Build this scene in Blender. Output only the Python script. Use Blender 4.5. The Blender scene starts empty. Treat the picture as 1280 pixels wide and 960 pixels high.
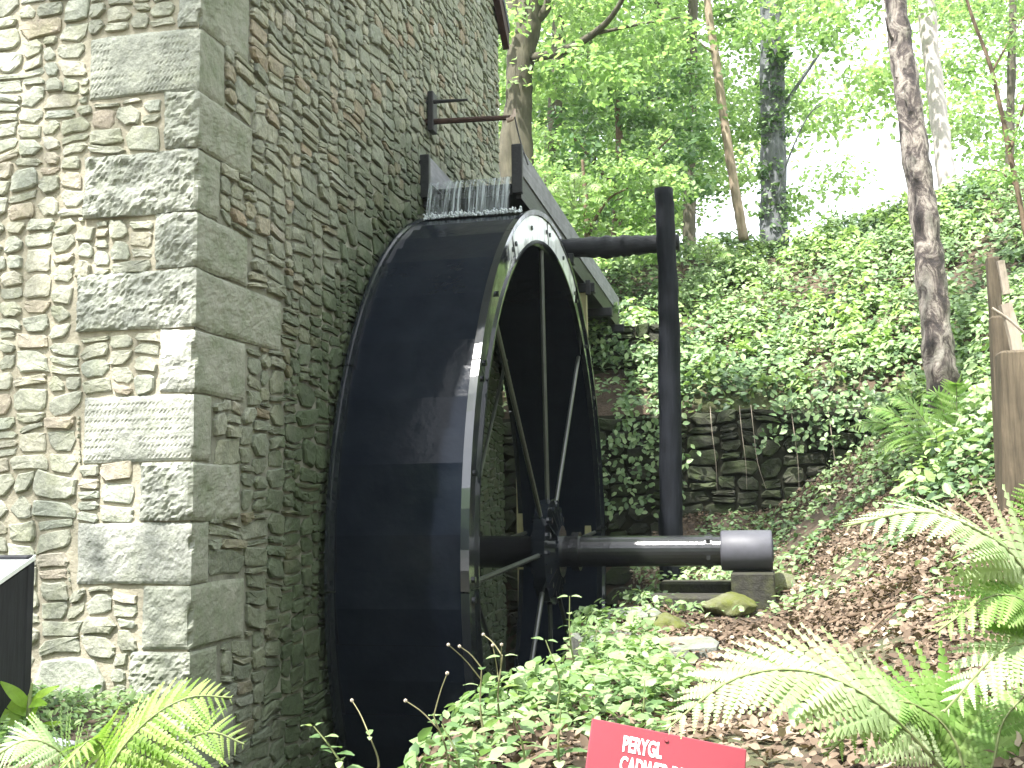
import bpy, bmesh, math, random
import numpy as np
from mathutils import Vector, Matrix

random.seed(7)
rng = np.random.default_rng(7)
SC = bpy.context.scene
COL = SC.collection

# ------------------------------------------------------------------ camera
FPX = 1380.8
YAW, PITCH, ROLL = (math.radians(v) for v in (12.847, 6.248, 0.843))
CAM = np.array([2.624, -4.73, 1.05])
FW = np.array([-math.sin(YAW) * math.cos(PITCH), math.cos(YAW) * math.cos(PITCH), math.sin(PITCH)])
_r = np.array([math.cos(YAW), math.sin(YAW), 0.0])
_u = np.cross(_r, FW)
RT = _r * math.cos(ROLL) - _u * math.sin(ROLL)
UP = _u * math.cos(ROLL) + _r * math.sin(ROLL)
cd = bpy.data.cameras.new('camera')
cd.sensor_width = 36.0
cd.lens = FPX / 1280 * 36.0
cd.clip_start, cd.clip_end = 0.05, 500
cam = bpy.data.objects.new('camera', cd)
COL.objects.link(cam)
cam.matrix_world = Matrix([[RT[i], UP[i], -FW[i], CAM[i]] for i in range(3)] + [[0, 0, 0, 1]])
SC.camera = cam

# ------------------------------------------------------------------ light
SUN_EL = math.radians(60)
TOSUN = np.array([-0.46, -1.0, 0.0])
TOSUN /= np.linalg.norm(TOSUN)
TOSUN = TOSUN * math.cos(SUN_EL) + np.array([0, 0, math.sin(SUN_EL)])
W = bpy.data.worlds.new("World")
SC.world = W
W.use_nodes = True
nt = W.node_tree
bg = nt.nodes['Background']
sky = nt.nodes.new('ShaderNodeTexSky')
sky.sky_type = 'NISHITA'
sky.sun_disc = False
sky.sun_elevation = SUN_EL
sky.sun_rotation = math.atan2(TOSUN[0], TOSUN[1])
sky.air_density, sky.dust_density = 1.0, 3.0
tc = nt.nodes.new('ShaderNodeTexCoord')
nz = nt.nodes.new('ShaderNodeTexNoise')
nz.inputs['Scale'].default_value = 2.2
nz.inputs['Detail'].default_value = 6
nt.links.new(tc.outputs['Generated'], nz.inputs['Vector'])
rp = nt.nodes.new('ShaderNodeValToRGB')
rp.color_ramp.elements[0].position, rp.color_ramp.elements[1].position = 0.3, 0.6
rp.color_ramp.elements[0].color, rp.color_ramp.elements[1].color = (.55,) * 3 + (1,), (1, 1, 1, 1)
nt.links.new(nz.outputs['Fac'], rp.inputs['Fac'])
mx = nt.nodes.new('ShaderNodeMix')
mx.data_type = 'RGBA'
nt.links.new(rp.outputs['Color'], mx.inputs['Factor'])
nt.links.new(sky.outputs['Color'], mx.inputs['A'])
mx.inputs['B'].default_value = (9.0, 9.4, 9.8, 1)         # bright thin summer cloud
nt.links.new(mx.outputs['Result'], bg.inputs['Color'])
bg.inputs['Strength'].default_value = 0.13
sl = bpy.data.lights.new('sun', 'SUN')
sl.energy, sl.angle, sl.color = 5.0, math.radians(0.7), (1.0, 0.975, 0.925)
so = bpy.data.objects.new('sun', sl)
COL.objects.link(so)
so.rotation_euler = Vector(TOSUN).to_track_quat('Z', 'Y').to_euler()
so.location = (-4, -8, 14)
VS = SC.view_settings
VS.view_transform, VS.look, VS.gamma, VS.use_curve_mapping = 'Standard', 'None', 1.0, False
VS.exposure = 1.78
SC.cycles.max_bounces = 6
SC.cycles.transparent_max_bounces = 6


# ------------------------------------------------------------------ helpers
def ray(x, y):
    return FW + RT * ((x - 640) / FPX) + UP * ((480 - y) / FPX)


def onY(x, y, Y):
    d = ray(x, y)
    return CAM + d * ((Y - CAM[1]) / d[1])


def onX(x, y, X):
    d = ray(x, y)
    return CAM + d * ((X - CAM[0]) / d[0])


def atD(x, y, dist):
    d = ray(x, y)
    return CAM + d * dist


def proj(P):
    d = np.asarray(P, float) - CAM
    z = d @ FW
    return 640 + FPX * (d @ RT) / z, 480 - FPX * (d @ UP) / z, z


def hsh(ix, iy, iz, s):
    n = (ix * 374761393 + iy * 668265263 + iz * 2147483647 + s * 974634777) & 0xFFFFFFFF
    n = ((n ^ (n >> 13)) * 1274126177) & 0xFFFFFFFF
    return ((n ^ (n >> 16)) & 0xFFFF) / 65535.0


def vnoise(p, freq=1.0, seed=0):
    p = np.atleast_2d(np.asarray(p, float)) * freq
    i = np.floor(p).astype(np.int64)
    f = p - i
    f = f * f * (3 - 2 * f)
    out = 0
    for dx in (0, 1):
        for dy in (0, 1):
            for dz in (0, 1):
                w = (f[:, 0] if dx else 1 - f[:, 0]) * (f[:, 1] if dy else 1 - f[:, 1]) * (f[:, 2] if dz else 1 - f[:, 2])
                out = out + w * hsh(i[:, 0] + dx, i[:, 1] + dy, i[:, 2] + dz, seed)
    return out * 2 - 1


def fbm(p, freq=1.0, seed=0, octs=3, gain=0.5):
    s, a = 0, 1.0
    for k in range(octs):
        s = s + a * vnoise(p, freq * 2 ** k, seed + k * 17)
        a *= gain
    return s


def sstep(a, b, x):
    t = np.clip((x - a) / (b - a), 0, 1)
    return t * t * (3 - 2 * t)


def tagp(o, label=None, cat=None, group=None, kind=None):
    for k, v in (('label', label), ('category', cat), ('group', group), ('kind', kind)):
        if v:
            o[k] = v
    return o


def mesh(name, V, F, mat=None, tint=None, smooth=False):
    me = bpy.data.meshes.new(name)
    V = np.asarray(V, np.float32)
    if isinstance(F, np.ndarray):
        n, k = F.shape
        me.vertices.add(len(V))
        me.vertices.foreach_set('co', V.ravel())
        me.loops.add(n * k)
        me.loops.foreach_set('vertex_index', F.astype(np.int32).ravel())
        me.polygons.add(n)
        me.polygons.foreach_set('loop_start', np.arange(0, n * k, k, dtype=np.int32))
        me.update(calc_edges=True)
    else:
        me.from_pydata(V.tolist(), [], F)
        me.update()
    if tint is not None:
        a = me.attributes.new('tint', 'FLOAT', 'POINT')
        a.data.foreach_set('value', np.broadcast_to(np.asarray(tint, np.float32), (len(V),)).copy())
    if smooth:
        me.polygons.foreach_set('use_smooth', np.ones(len(me.polygons), bool))
    if mat:
        me.materials.append(mat)
    return me


def link(name, me, parent=None):
    o = bpy.data.objects.new(name, me)
    COL.objects.link(o)
    if parent is not None:
        o.parent = parent
        o.matrix_parent_inverse = world_inv(parent)
    return o


_wm = {}


def world_inv(p):
    """inverse of the world matrix a parent has when it is built (its own location only)."""
    if p.name in _wm:
        return _wm[p.name]
    return Matrix.Identity(4)


def thing(name, loc, label, cat, group=None):
    o = bpy.data.objects.new(name, None)
    o.empty_display_size = 0.2
    COL.objects.link(o)
    o.location = loc
    _wm[o.name] = Matrix.Translation(-Vector(loc))
    return tagp(o, label, cat, group)


def obj(name, V, F, mat, parent=None, tint=None, smooth=False):
    return link(name, mesh(name, V, F, mat, tint, smooth), parent)


class MB:
    """collects shapes (world coordinates) for ONE mesh"""

    def __init__(s):
        s.V, s.F, s.n = [], [], 0

    def add(s, V, F):
        V = np.asarray(V, float)
        s.V.append(V)
        s.F += [tuple(int(i) + s.n for i in f) for f in F]
        s.n += len(V)
        return s

    def box(s, c, size, M=None, bev=0.0):
        hx, hy, hz = (v / 2 for v in size)
        if bev > 0:
            b = min(bev, hx * .9, hy * .9, hz * .9)
            bm = bmesh.new()
            bmesh.ops.create_cube(bm, size=2)
            for v in bm.verts:
                v.co = Vector((v.co.x * hx, v.co.y * hy, v.co.z * hz))
            bmesh.ops.bevel(bm, geom=bm.edges[:], offset=b, segments=1, affect='EDGES')
            bm.verts.index_update()
            V = np.array([v.co[:] for v in bm.verts])
            F = [[v.index for v in f.verts] for f in bm.faces]
            bm.free()
        else:
            V = np.array([(x * hx, y * hy, z * hz) for x in (-1, 1) for y in (-1, 1) for z in (-1, 1)])
            F = [(0, 1, 3, 2), (4, 6, 7, 5), (0, 4, 5, 1), (2, 3, 7, 6), (0, 2, 6, 4), (1, 5, 7, 3)]
        if M is not None:
            V = V @ np.asarray(M).T
        return s.add(V + np.asarray(c), F)

    def tube(s, pts, rad, segs=10, wob=0.0, seed=0, cap=True):
        V, F = tube(pts, rad, segs, wob, seed, cap)
        return s.add(V, F)

    def build(s, name, mat, parent=None, tint=None, smooth=False):
        return obj(name, np.concatenate(s.V), s.F, mat, parent, tint, smooth)


def resample(pts, rad, n):
    pts = np.asarray(pts, float)
    rad = np.broadcast_to(np.asarray(rad, float), (len(pts),))
    t = np.linspace(0, len(pts) - 1, n)
    if len(pts) > 2:                      # catmull-rom
        P = np.vstack([2 * pts[0] - pts[1], pts, 2 * pts[-1] - pts[-2]])
        i = np.minimum(t.astype(int), len(pts) - 2)
        u = (t - i)[:, None]
        a, b, c, d = P[i], P[i + 1], P[i + 2], P[i + 3]
        Q = .5 * (2 * b + (c - a) * u + (2 * a - 5 * b + 4 * c - d) * u ** 2 + (3 * b - a - 3 * c + d) * u ** 3)
    else:
        Q = pts[0] + (pts[1] - pts[0]) * t[:, None]
    return Q, np.interp(t, np.arange(len(pts)), rad)


def tube(pts, rad, segs=10, wob=0.0, seed=0, cap=True):
    pts = np.asarray(pts, float)
    rad = np.broadcast_to(np.asarray(rad, float), (len(pts),))
    T = np.gradient(pts, axis=0)
    T /= np.linalg.norm(T, axis=1)[:, None] + 1e-9
    ref = np.array([0, 0, 1.]) if abs(T[0][2]) < .9 else np.array([1., 0, 0])
    V = []
    a = np.linspace(0, 2 * np.pi, segs, endpoint=False)
    for p, t, r in zip(pts, T, rad):
        x = np.cross(t, ref)
        x /= np.linalg.norm(x) + 1e-9
        y = np.cross(t, x)
        ref = np.cross(x, t) if abs(np.dot(x, t)) < .1 else ref
        ring = p + r * (np.cos(a)[:, None] * x + np.sin(a)[:, None] * y)
        if wob:
            k = 1 + wob * fbm(ring * [1, 1, .45], 1.1 / max(r, .02), seed, 3)
            ring = p + (ring - p) * k[:, None]
        V.append(ring)
    V = np.concatenate(V)
    n = len(pts)
    F = [(i * segs + j, i * segs + (j + 1) % segs, (i + 1) * segs + (j + 1) % segs, (i + 1) * segs + j)
         for i in range(n - 1) for j in range(segs)]
    if cap:
        F.append(tuple(range(segs))[::-1])
        F.append(tuple((n - 1) * segs + j for j in range(segs)))
    return V, F


# ------------------------------------------------------------------ materials
def newmat(name):
    m = bpy.data.materials.new(name)
    m.use_nodes = True
    t = m.node_tree
    b = t.nodes['Principled BSDF']
    return m, t, b


def N(t, kind, **kw):
    n = t.nodes.new('ShaderNode' + kind)
    for k, v in kw.items():
        if k in n.inputs:
            n.inputs[k].default_value = v
        else:
            setattr(n, k, v)
    return n


def ramp(t, fac, stops):
    r = N(t, 'ValToRGB')
    e = r.color_ramp.elements
    while len(e) < len(stops):
        e.new(0.5)
    for el, (p, c) in zip(e, stops):
        el.position = p
        el.color = tuple(c) + (1,) if len(c) == 3 else c
    t.links.new(fac, r.inputs['Fac'])
    return r.outputs['Color']


def noise(t, scale, detail=5, rough=.6, vec=None, dist=0.0):
    n = N(t, 'TexNoise', Scale=scale, Detail=detail, Roughness=rough, Distortion=dist)
    if vec is None:
        vec = N(t, 'NewGeometry').outputs['Position']
    t.links.new(vec, n.inputs['Vector'])
    return n.outputs['Fac']


def mixc(t, fac, a, b, mode='MIX'):
    m = N(t, 'Mix', data_type='RGBA', blend_type=mode)
    for v, k in ((fac, 'Factor'), (a, 'A'), (b, 'B')):
        if isinstance(v, (int, float)):
            m.inputs[k].default_value = v
        elif isinstance(v, tuple):
            m.inputs[k].default_value = v + (1,) if len(v) == 3 else v
        else:
            t.links.new(v, m.inputs[k])
    return m.outputs['Result']


def bump(t, b, h, strength=.5, dist=.01, prev=None):
    n = N(t, 'Bump', Strength=strength, Distance=dist)
    t.links.new(h, n.inputs['Height'])
    if prev is not None:
        t.links.new(prev, n.inputs['Normal'])
    t.links.new(n.outputs['Normal'], b.inputs['Normal'])
    return n.outputs['Normal']


def tint(t):
    return N(t, 'Attribute', attribute_name='tint').outputs['Fac']


def stone_mat(name, stops, moss=(.10, .13, .05), mossiness=.5, white=.0, rough=.9, bstr=.6, spotscale=5., wet=False, splash=None):
    m, t, b = newmat(name)
    c = ramp(t, tint(t), stops)
    c = mixc(t, .75, c, ramp(t, noise(t, 14, 6, .65), [(.25, (.55, .55, .55)), (.5, (.97, .97, .97)), (.78, (1.3, 1.27, 1.2))]), 'MULTIPLY')
    c = mixc(t, .6, c, ramp(t, noise(t, 70, 3, .7), [(.3, (.6, .6, .6)), (.7, (1.25, 1.25, 1.25))]), 'MULTIPLY')
    f = ramp(t, noise(t, spotscale, 7, .68), [(.62 - .25 * mossiness, (0, 0, 0)), (.80 - .2 * mossiness, (1, 1, 1))])
    g = N(t, 'Math', operation='MULTIPLY')
    t.links.new(f, g.inputs[0])
    g.inputs[1].default_value = mossiness
    c = mixc(t, g.outputs[0], c, moss)
    if white > 0:
        f2 = ramp(t, noise(t, 3.1, 8, .72, dist=.6), [(.62, (0, 0, 0)), (.70, (1, 1, 1))])
        g2 = N(t, 'Math', operation='MULTIPLY')
        t.links.new(f2, g2.inputs[0])
        g2.inputs[1].default_value = white
        c = mixc(t, g2.outputs[0], c, (.62, .64, .60))
    if splash:                                        # greener, darker colour on the faces of the wheel side
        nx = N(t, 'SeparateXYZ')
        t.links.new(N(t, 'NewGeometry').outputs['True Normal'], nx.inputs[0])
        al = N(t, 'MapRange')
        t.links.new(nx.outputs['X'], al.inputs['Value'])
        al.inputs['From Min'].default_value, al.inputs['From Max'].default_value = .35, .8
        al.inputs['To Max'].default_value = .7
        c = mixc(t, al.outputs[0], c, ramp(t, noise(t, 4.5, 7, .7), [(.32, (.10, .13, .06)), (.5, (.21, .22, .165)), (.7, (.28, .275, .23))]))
    if splash:                                        # lime splash on one corner stone
        sp = N(t, 'VectorMath', operation='DISTANCE')
        t.links.new(N(t, 'NewGeometry').outputs['Position'], sp.inputs[0])
        sp.inputs[1].default_value = splash
        ad = N(t, 'Math', operation='MULTIPLY_ADD')
        t.links.new(noise(t, 22, 4, .6), ad.inputs[0])
        ad.inputs[1].default_value = .09
        t.links.new(sp.outputs['Value'], ad.inputs[2])
        mr = N(t, 'MapRange')
        t.links.new(ad.outputs[0], mr.inputs['Value'])
        mr.inputs['From Min'].default_value, mr.inputs['From Max'].default_value = .108, .125
        mr.inputs['To Min'].default_value, mr.inputs['To Max'].default_value = .9, 0
        c = mixc(t, mr.outputs[0], c, (.75, .74, .70))
    if wet:                                           # algae and water stain behind the wheel, darkened further to paint deeper shade
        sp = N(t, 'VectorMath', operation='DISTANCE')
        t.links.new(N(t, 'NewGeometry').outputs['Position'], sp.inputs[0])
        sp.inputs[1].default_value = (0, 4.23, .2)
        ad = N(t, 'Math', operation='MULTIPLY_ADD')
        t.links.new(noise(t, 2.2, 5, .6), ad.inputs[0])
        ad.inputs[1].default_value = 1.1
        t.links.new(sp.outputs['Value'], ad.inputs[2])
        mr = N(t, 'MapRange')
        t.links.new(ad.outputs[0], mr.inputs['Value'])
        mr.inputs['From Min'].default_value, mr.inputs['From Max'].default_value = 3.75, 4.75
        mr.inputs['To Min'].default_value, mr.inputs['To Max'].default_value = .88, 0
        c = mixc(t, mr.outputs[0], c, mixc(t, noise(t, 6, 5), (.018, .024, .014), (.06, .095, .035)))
    t.links.new(c, b.inputs['Base Color'])
    b.inputs['Roughness'].default_value = rough
    b.inputs['Specular IOR Level'].default_value = .25
    n0 = bump(t, b, noise(t, 17, 4, .6), bstr, .03)
    n1 = bump(t, b, noise(t, 42, 8, .7), bstr, .012, n0)
    bump(t, b, noise(t, 160, 4, .6), bstr * .6, .003, n1)
    return m


def simple(name, col, rough=.6, spec=.4, metal=0., var=.35, scale=12., bstr=.3, bscale=40., bdist=.004):
    m, t, b = newmat(name)
    c = mixc(t, 1.0, tuple(col), ramp(t, noise(t, scale, 6, .65), [(.25, (1 - var,) * 3), (.75, (1 + var,) * 3)]), 'MULTIPLY')
    t.links.new(c, b.inputs['Base Color'])
    b.inputs['Roughness'].default_value = rough
    b.inputs['Specular IOR Level'].default_value = spec
    b.inputs['Metallic'].default_value = metal
    if bstr:
        bump(t, b, noise(t, bscale, 5, .6), bstr, bdist)
    return m


def leaf_mat(name, stops, transl=.45, rough=.45, spec=.35):
    m, t, b = newmat(name)
    c = ramp(t, tint(t), stops)
    c = mixc(t, .5, c, ramp(t, noise(t, 45, 3, .6), [(.3, (.7, .7, .7)), (.7, (1.2, 1.2, 1.2))]), 'MULTIPLY')
    t.links.new(c, b.inputs['Base Color'])
    b.inputs['Roughness'].default_value = rough
    b.inputs['Specular IOR Level'].default_value = spec
    tr = N(t, 'BsdfTranslucent')
    cc = mixc(t, 1.0, c, (1.35, 1.5, .85), 'MULTIPLY')
    t.links.new(cc, tr.inputs['Color'])
    ms = N(t, 'MixShader', Fac=transl)
    t.links.new(b.outputs[0], ms.inputs[1])
    t.links.new(tr.outputs[0], ms.inputs[2])
    t.links.new(ms.outputs[0], t.nodes['Material Output'].inputs['Surface'])
    return m


M = {}
M['front'] = stone_mat('front rubble stone', [(0, (.28, .285, .235)), (.25, (.36, .36, .285)), (.5, (.33, .345, .29)), (.8, (.40, .395, .32)), (.97, (.35, .30, .24)), (1, (.42, .43, .37))], (.22, .235, .11), .45, .35, bstr=.45)
M['quoin'] = stone_mat('dressed corner stone', [(0, (.26, .27, .22)), (.5, (.305, .315, .275)), (1, (.335, .34, .305))], (.18, .205, .115), .4, .3, bstr=.55, splash=tuple(onY(218, 424, 0)))
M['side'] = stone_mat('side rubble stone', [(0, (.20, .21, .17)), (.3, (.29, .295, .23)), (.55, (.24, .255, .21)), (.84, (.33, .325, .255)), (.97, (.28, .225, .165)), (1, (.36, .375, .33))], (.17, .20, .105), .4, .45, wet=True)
M['mossy'] = stone_mat('mossy retaining stone', [(0, (.028, .03, .021)), (.5, (.045, .047, .034)), (1, (.07, .068, .053))], (.04, .06, .018), .8, .0, spotscale=3)
M['boulder'] = stone_mat('mossy boulder', [(0, (.13, .13, .10)), (1, (.2, .19, .16))], (.085, .095, .022), 1.0, .0, spotscale=2)
M['flagstone'] = stone_mat('pale flat stone', [(0, (.15, .16, .14)), (1, (.21, .215, .19))], (.09, .11, .04), .6, .0)
M['concrete'] = stone_mat('mossy concrete', [(0, (.028, .027, .023)), (1, (.05, .048, .04))], (.06, .07, .018), .6, .0, spotscale=3.5)
M['mortar'] = simple('lime mortar', (.35, .32, .25), .95, .1, var=.35, scale=9, bstr=.8, bscale=60, bdist=.008)
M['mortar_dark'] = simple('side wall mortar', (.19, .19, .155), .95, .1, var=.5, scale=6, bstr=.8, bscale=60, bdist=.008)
M['earth_joint'] = simple('earth joint', (.03, .03, .02), .95, .1)
# wet black painted iron of the wheel
m, t, b = newmat('wet black iron')
t.links.new(ramp(t, noise(t, 7, 6, .6), [(.3, (.008, .010, .014)), (.7, (.014, .017, .021))]), b.inputs['Base Color'])
b.inputs['Roughness'].default_value = .10
b.inputs['Specular IOR Level'].default_value = .9
n1 = bump(t, b, noise(t, 2.5, 2, .5), .12, .03)
bump(t, b, noise(t, 30, 3, .5), .06, .004, n1)
M['iron'] = m
m, t, b = newmat('wet black bucket board')
t.links.new(ramp(t, noise(t, 5, 6, .6), [(.3, (.005, .007, .012)), (.7, (.009, .012, .018))]), b.inputs['Base Color'])
t.links.new(ramp(t, noise(t, 2.5, 4, .6), [(.3, (.10, .10, .10)), (.75, (.28, .28, .28))]), b.inputs['Roughness'])
b.inputs['Specular IOR Level'].default_value = .13
bump(t, b, noise(t, 6, 4, .5), .35, .02)
M['bucket'] = m
M['axle'] = simple('wet black axle', (.012, .012, .014), .22, .6, var=.4, bstr=.35, bscale=30, bdist=.006)
M['collar'] = simple('grey painted iron', (.065, .065, .078), .55, .4, var=.2, bstr=.15)
M['spoke'] = simple('wet iron rod', (.045, .05, .042), .3, .6, var=.4)
M['rust'] = simple('rusty iron', (.05, .028, .022), .8, .3, var=.5)
M['blackiron'] = simple('black iron', (.015, .015, .016), .6, .4)
M['hook'] = simple('pale hook', (.42, .33, .28), .7, .3)


def wood_mat(name, a, b_, rough=.8, axis=(1, 1, 12), bstr=.5, spec=.3):
    m, t, b = newmat(name)
    mp = N(t, 'Mapping')
    mp.inputs['Scale'].default_value = axis
    t.links.new(N(t, 'TexCoord').outputs['Object'], mp.inputs['Vector'])
    f = noise(t, 4, 7, .65, mp.outputs[0], .4)
    c = ramp(t, f, [(.28, a), (.72, b_)])
    c = mixc(t, .6, c, ramp(t, noise(t, 5, 4), [(.3, (.6, .6, .6)), (.7, (1.3, 1.3, 1.3))]), 'MULTIPLY')
    t.links.new(c, b.inputs['Base Color'])
    b.inputs['Roughness'].default_value = rough
    b.inputs['Specular IOR Level'].default_value = spec
    bump(t, b, f, bstr, .01)
    return m


M['darkpost'] = wood_mat('tarred post wood', (.004, .005, .007), (.014, .016, .021), .65, (9, 9, .7), 1.0, .12)
M['darklog'] = wood_mat('tarred log wood', (.004, .005, .007), (.022, .023, .028), .5, (.7, 9, 9), 1.0, .25)
M['greywood'] = wood_mat('weathered grey board', (.15, .15, .165), (.27, .27, .29), .8, (9, .8, 9), .5)
M['blackwood'] = wood_mat('black trough board', (.008, .009, .010), (.022, .023, .025), .45, (9, .8, 9), .4)
M['palewood'] = wood_mat('pale sawn post', (.24, .23, .12), (.34, .31, .17), .8, (9, 9, .7), .4)
M['stake'] = wood_mat('brown fence post', (.045, .036, .024), (.13, .103, .07), .85, (11, 11, .7), 1.0)
M['palestick'] = wood_mat('pale bare stick', (.24, .20, .16), (.36, .31, .25), .8, (8, 8, .9), .4)
M['bark'] = wood_mat('beech bark', (.055, .05, .033), (.105, .095, .065), .85, (5, 5, 1.0), .6)
M['bark_warm'] = wood_mat('warm slender bark', (.20, .15, .105), (.34, .27, .20), .85, (6, 6, 1.0), .5)
M['bark_ivy'] = wood_mat('bluish ivy trunk bark', (.085, .09, .10), (.17, .175, .18), .9, (5, 5, 1.5), .8)
M['twig'] = wood_mat('twig bark', (.09, .06, .04), (.17, .12, .08), .85, (3, 3, 3), .3)
# birch
m, t, b = newmat('birch bark')
mp = N(t, 'Mapping')
mp.inputs['Scale'].default_value = (2.6, 2.6, 1.5)
t.links.new(N(t, 'NewGeometry').outputs['Position'], mp.inputs['Vector'])
f = noise(t, 2.6, 7, .72, mp.outputs[0], .9)
c = ramp(t, f, [(.40, (.040, .032, .032)), (.48, (.10, .08, .075)), (.53, (.24, .21, .19)), (.68, (.42, .39, .36))])
c = mixc(t, .8, c, ramp(t, noise(t, 22, 6, .7), [(.3, (.5, .48, .46)), (.7, (1.25, 1.22, 1.15))]), 'MULTIPLY')
t.links.new(c, b.inputs['Base Color'])
b.inputs['Roughness'].default_value = .8
bump(t, b, f, .9, .03)
M['birch'] = m
m, t, b = newmat('pale birch bark')
f = noise(t, 3, 7, .75, None, .9)
t.links.new(ramp(t, f, [(.30, (.18, .14, .13)), (.40, (.36, .31, .29)), (.7, (.46, .42, .40))]), b.inputs['Base Color'])
b.inputs['Roughness'].default_value = .8
M['birch_pale'] = m
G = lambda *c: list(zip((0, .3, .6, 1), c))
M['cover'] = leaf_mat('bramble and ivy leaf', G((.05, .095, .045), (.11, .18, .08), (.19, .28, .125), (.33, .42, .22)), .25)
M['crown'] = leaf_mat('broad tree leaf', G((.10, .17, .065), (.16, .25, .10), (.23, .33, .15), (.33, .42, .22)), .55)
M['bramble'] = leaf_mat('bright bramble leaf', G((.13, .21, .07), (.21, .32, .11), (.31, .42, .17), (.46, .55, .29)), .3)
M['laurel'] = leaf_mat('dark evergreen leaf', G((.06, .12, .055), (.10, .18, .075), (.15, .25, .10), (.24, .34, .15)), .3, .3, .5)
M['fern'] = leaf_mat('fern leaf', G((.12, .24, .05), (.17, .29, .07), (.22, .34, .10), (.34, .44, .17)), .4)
M['fernyellow'] = leaf_mat('yellow green fern leaf', G((.13, .23, .045), (.18, .29, .06), (.24, .35, .09), (.36, .45, .17)), .45)
M['fernpale'] = leaf_mat('pale sunlit fern leaf', G((.22, .31, .13), (.28, .37, .18), (.35, .43, .24), (.42, .48, .31)), .35)
M['weed'] = leaf_mat('pale weed leaf', G((.07, .13, .05), (.12, .20, .08), (.19, .28, .12), (.32, .40, .21)), .35)
M['dock'] = leaf_mat('broad bright leaf', G((.13, .25, .03), (.19, .33, .04), (.25, .40, .05), (.3, .45, .07)), .5)
M['litter'] = leaf_mat('dry fallen leaf', [(0, (.05, .035, .024)), (.4, (.12, .085, .06)), (.75, (.22, .165, .12)), (1, (.40, .33, .26))], .12, .8, .2)
M['stem'] = simple('green stem', (.16, .19, .08), .7, .3)
M['stem_red'] = simple('dry stem', (.17, .16, .085), .8, .3)
m, t, b = newmat('woodland earth')
c = ramp(t, noise(t, 3, 8, .7), [(.3, (.035, .026, .018)), (.55, (.085, .058, .038)), (.8, (.14, .10, .065))])
c = mixc(t, ramp(t, noise(t, 1.1, 6, .65), [(.5, (0, 0, 0)), (.66, (.8, .8, .8))]), c, (.07, .10, .03))
t.links.new(c, b.inputs['Base Color'])
b.inputs['Roughness'].default_value = .95
bump(t, b, noise(t, 22, 7, .7), 1.0, .03)
M['earth'] = m
# falling water: clear streaks and white foam
m, t, b = newmat('falling water')
mp = N(t, 'Mapping')
mp.inputs['Scale'].default_value = (55, 3, 1.5)
t.links.new(N(t, 'NewGeometry').outputs['Position'], mp.inputs['Vector'])
f = noise(t, 1.0, 5, .65, mp.outputs[0], .3)
b.inputs['Base Color'].default_value = (.5, .56, .58, 1)
b.inputs['Roughness'].default_value = .12
t.links.new(ramp(t, f, [(.42, (.05, .05, .05)), (.64, (.7, .7, .7))]), b.inputs['Alpha'])
bump(t, b, f, .8, .02)
M['waterfall'] = m
m, t, b = newmat('still dark water')
b.inputs['Base Color'].default_value = (.012, .018, .016, 1)
b.inputs['Roughness'].default_value = .06
bump(t, b, noise(t, 9, 3), .3, .02)
M['water'] = m
m, t, b = newmat('white rim sheen')
b.inputs['Base Color'].default_value = (.85, .88, .9, 1)  # white colour paints the sky reflected in the wet rim
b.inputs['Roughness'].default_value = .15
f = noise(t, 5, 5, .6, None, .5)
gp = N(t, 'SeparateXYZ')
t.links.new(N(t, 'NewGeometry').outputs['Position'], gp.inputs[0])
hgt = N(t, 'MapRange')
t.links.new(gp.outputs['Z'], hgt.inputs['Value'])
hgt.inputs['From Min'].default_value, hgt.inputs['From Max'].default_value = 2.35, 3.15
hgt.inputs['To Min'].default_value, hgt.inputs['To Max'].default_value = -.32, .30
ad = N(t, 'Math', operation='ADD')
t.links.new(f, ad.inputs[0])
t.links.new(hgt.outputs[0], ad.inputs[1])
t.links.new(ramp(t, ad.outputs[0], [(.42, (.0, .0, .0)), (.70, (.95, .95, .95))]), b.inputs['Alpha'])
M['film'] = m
m, t, b = newmat('splash foam')
b.inputs['Base Color'].default_value = (.8, .85, .88, 1)
b.inputs['Roughness'].default_value = .15
b.inputs['Transmission Weight'].default_value = .3
M['foam'] = m
M['red'] = simple('red painted sign', (.195, .03, .044), .42, .4, var=.08, scale=5, bstr=.05)
M['white'] = simple('white paint', (.8, .8, .78), .5, .4, var=.05, bstr=0)
M['pipe'] = simple('pale grey pipe', (.36, .36, .42), .5, .4, var=.15, bstr=.1)
M['slate'] = simple('roof slate', (.07, .075, .085), .7, .4, var=.3)
M['bargeboard'] = simple('red brown bargeboard', (.045, .022, .020), .7, .3)
M['panelface'] = simple('pale display panel', (.74, .76, .74), .3, .5, var=.06, bstr=0)
M['panelblack'] = wood_mat('black stained timber', (.010, .011, .014), (.025, .026, .032), .6, (8, 8, .8), .4)


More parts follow.
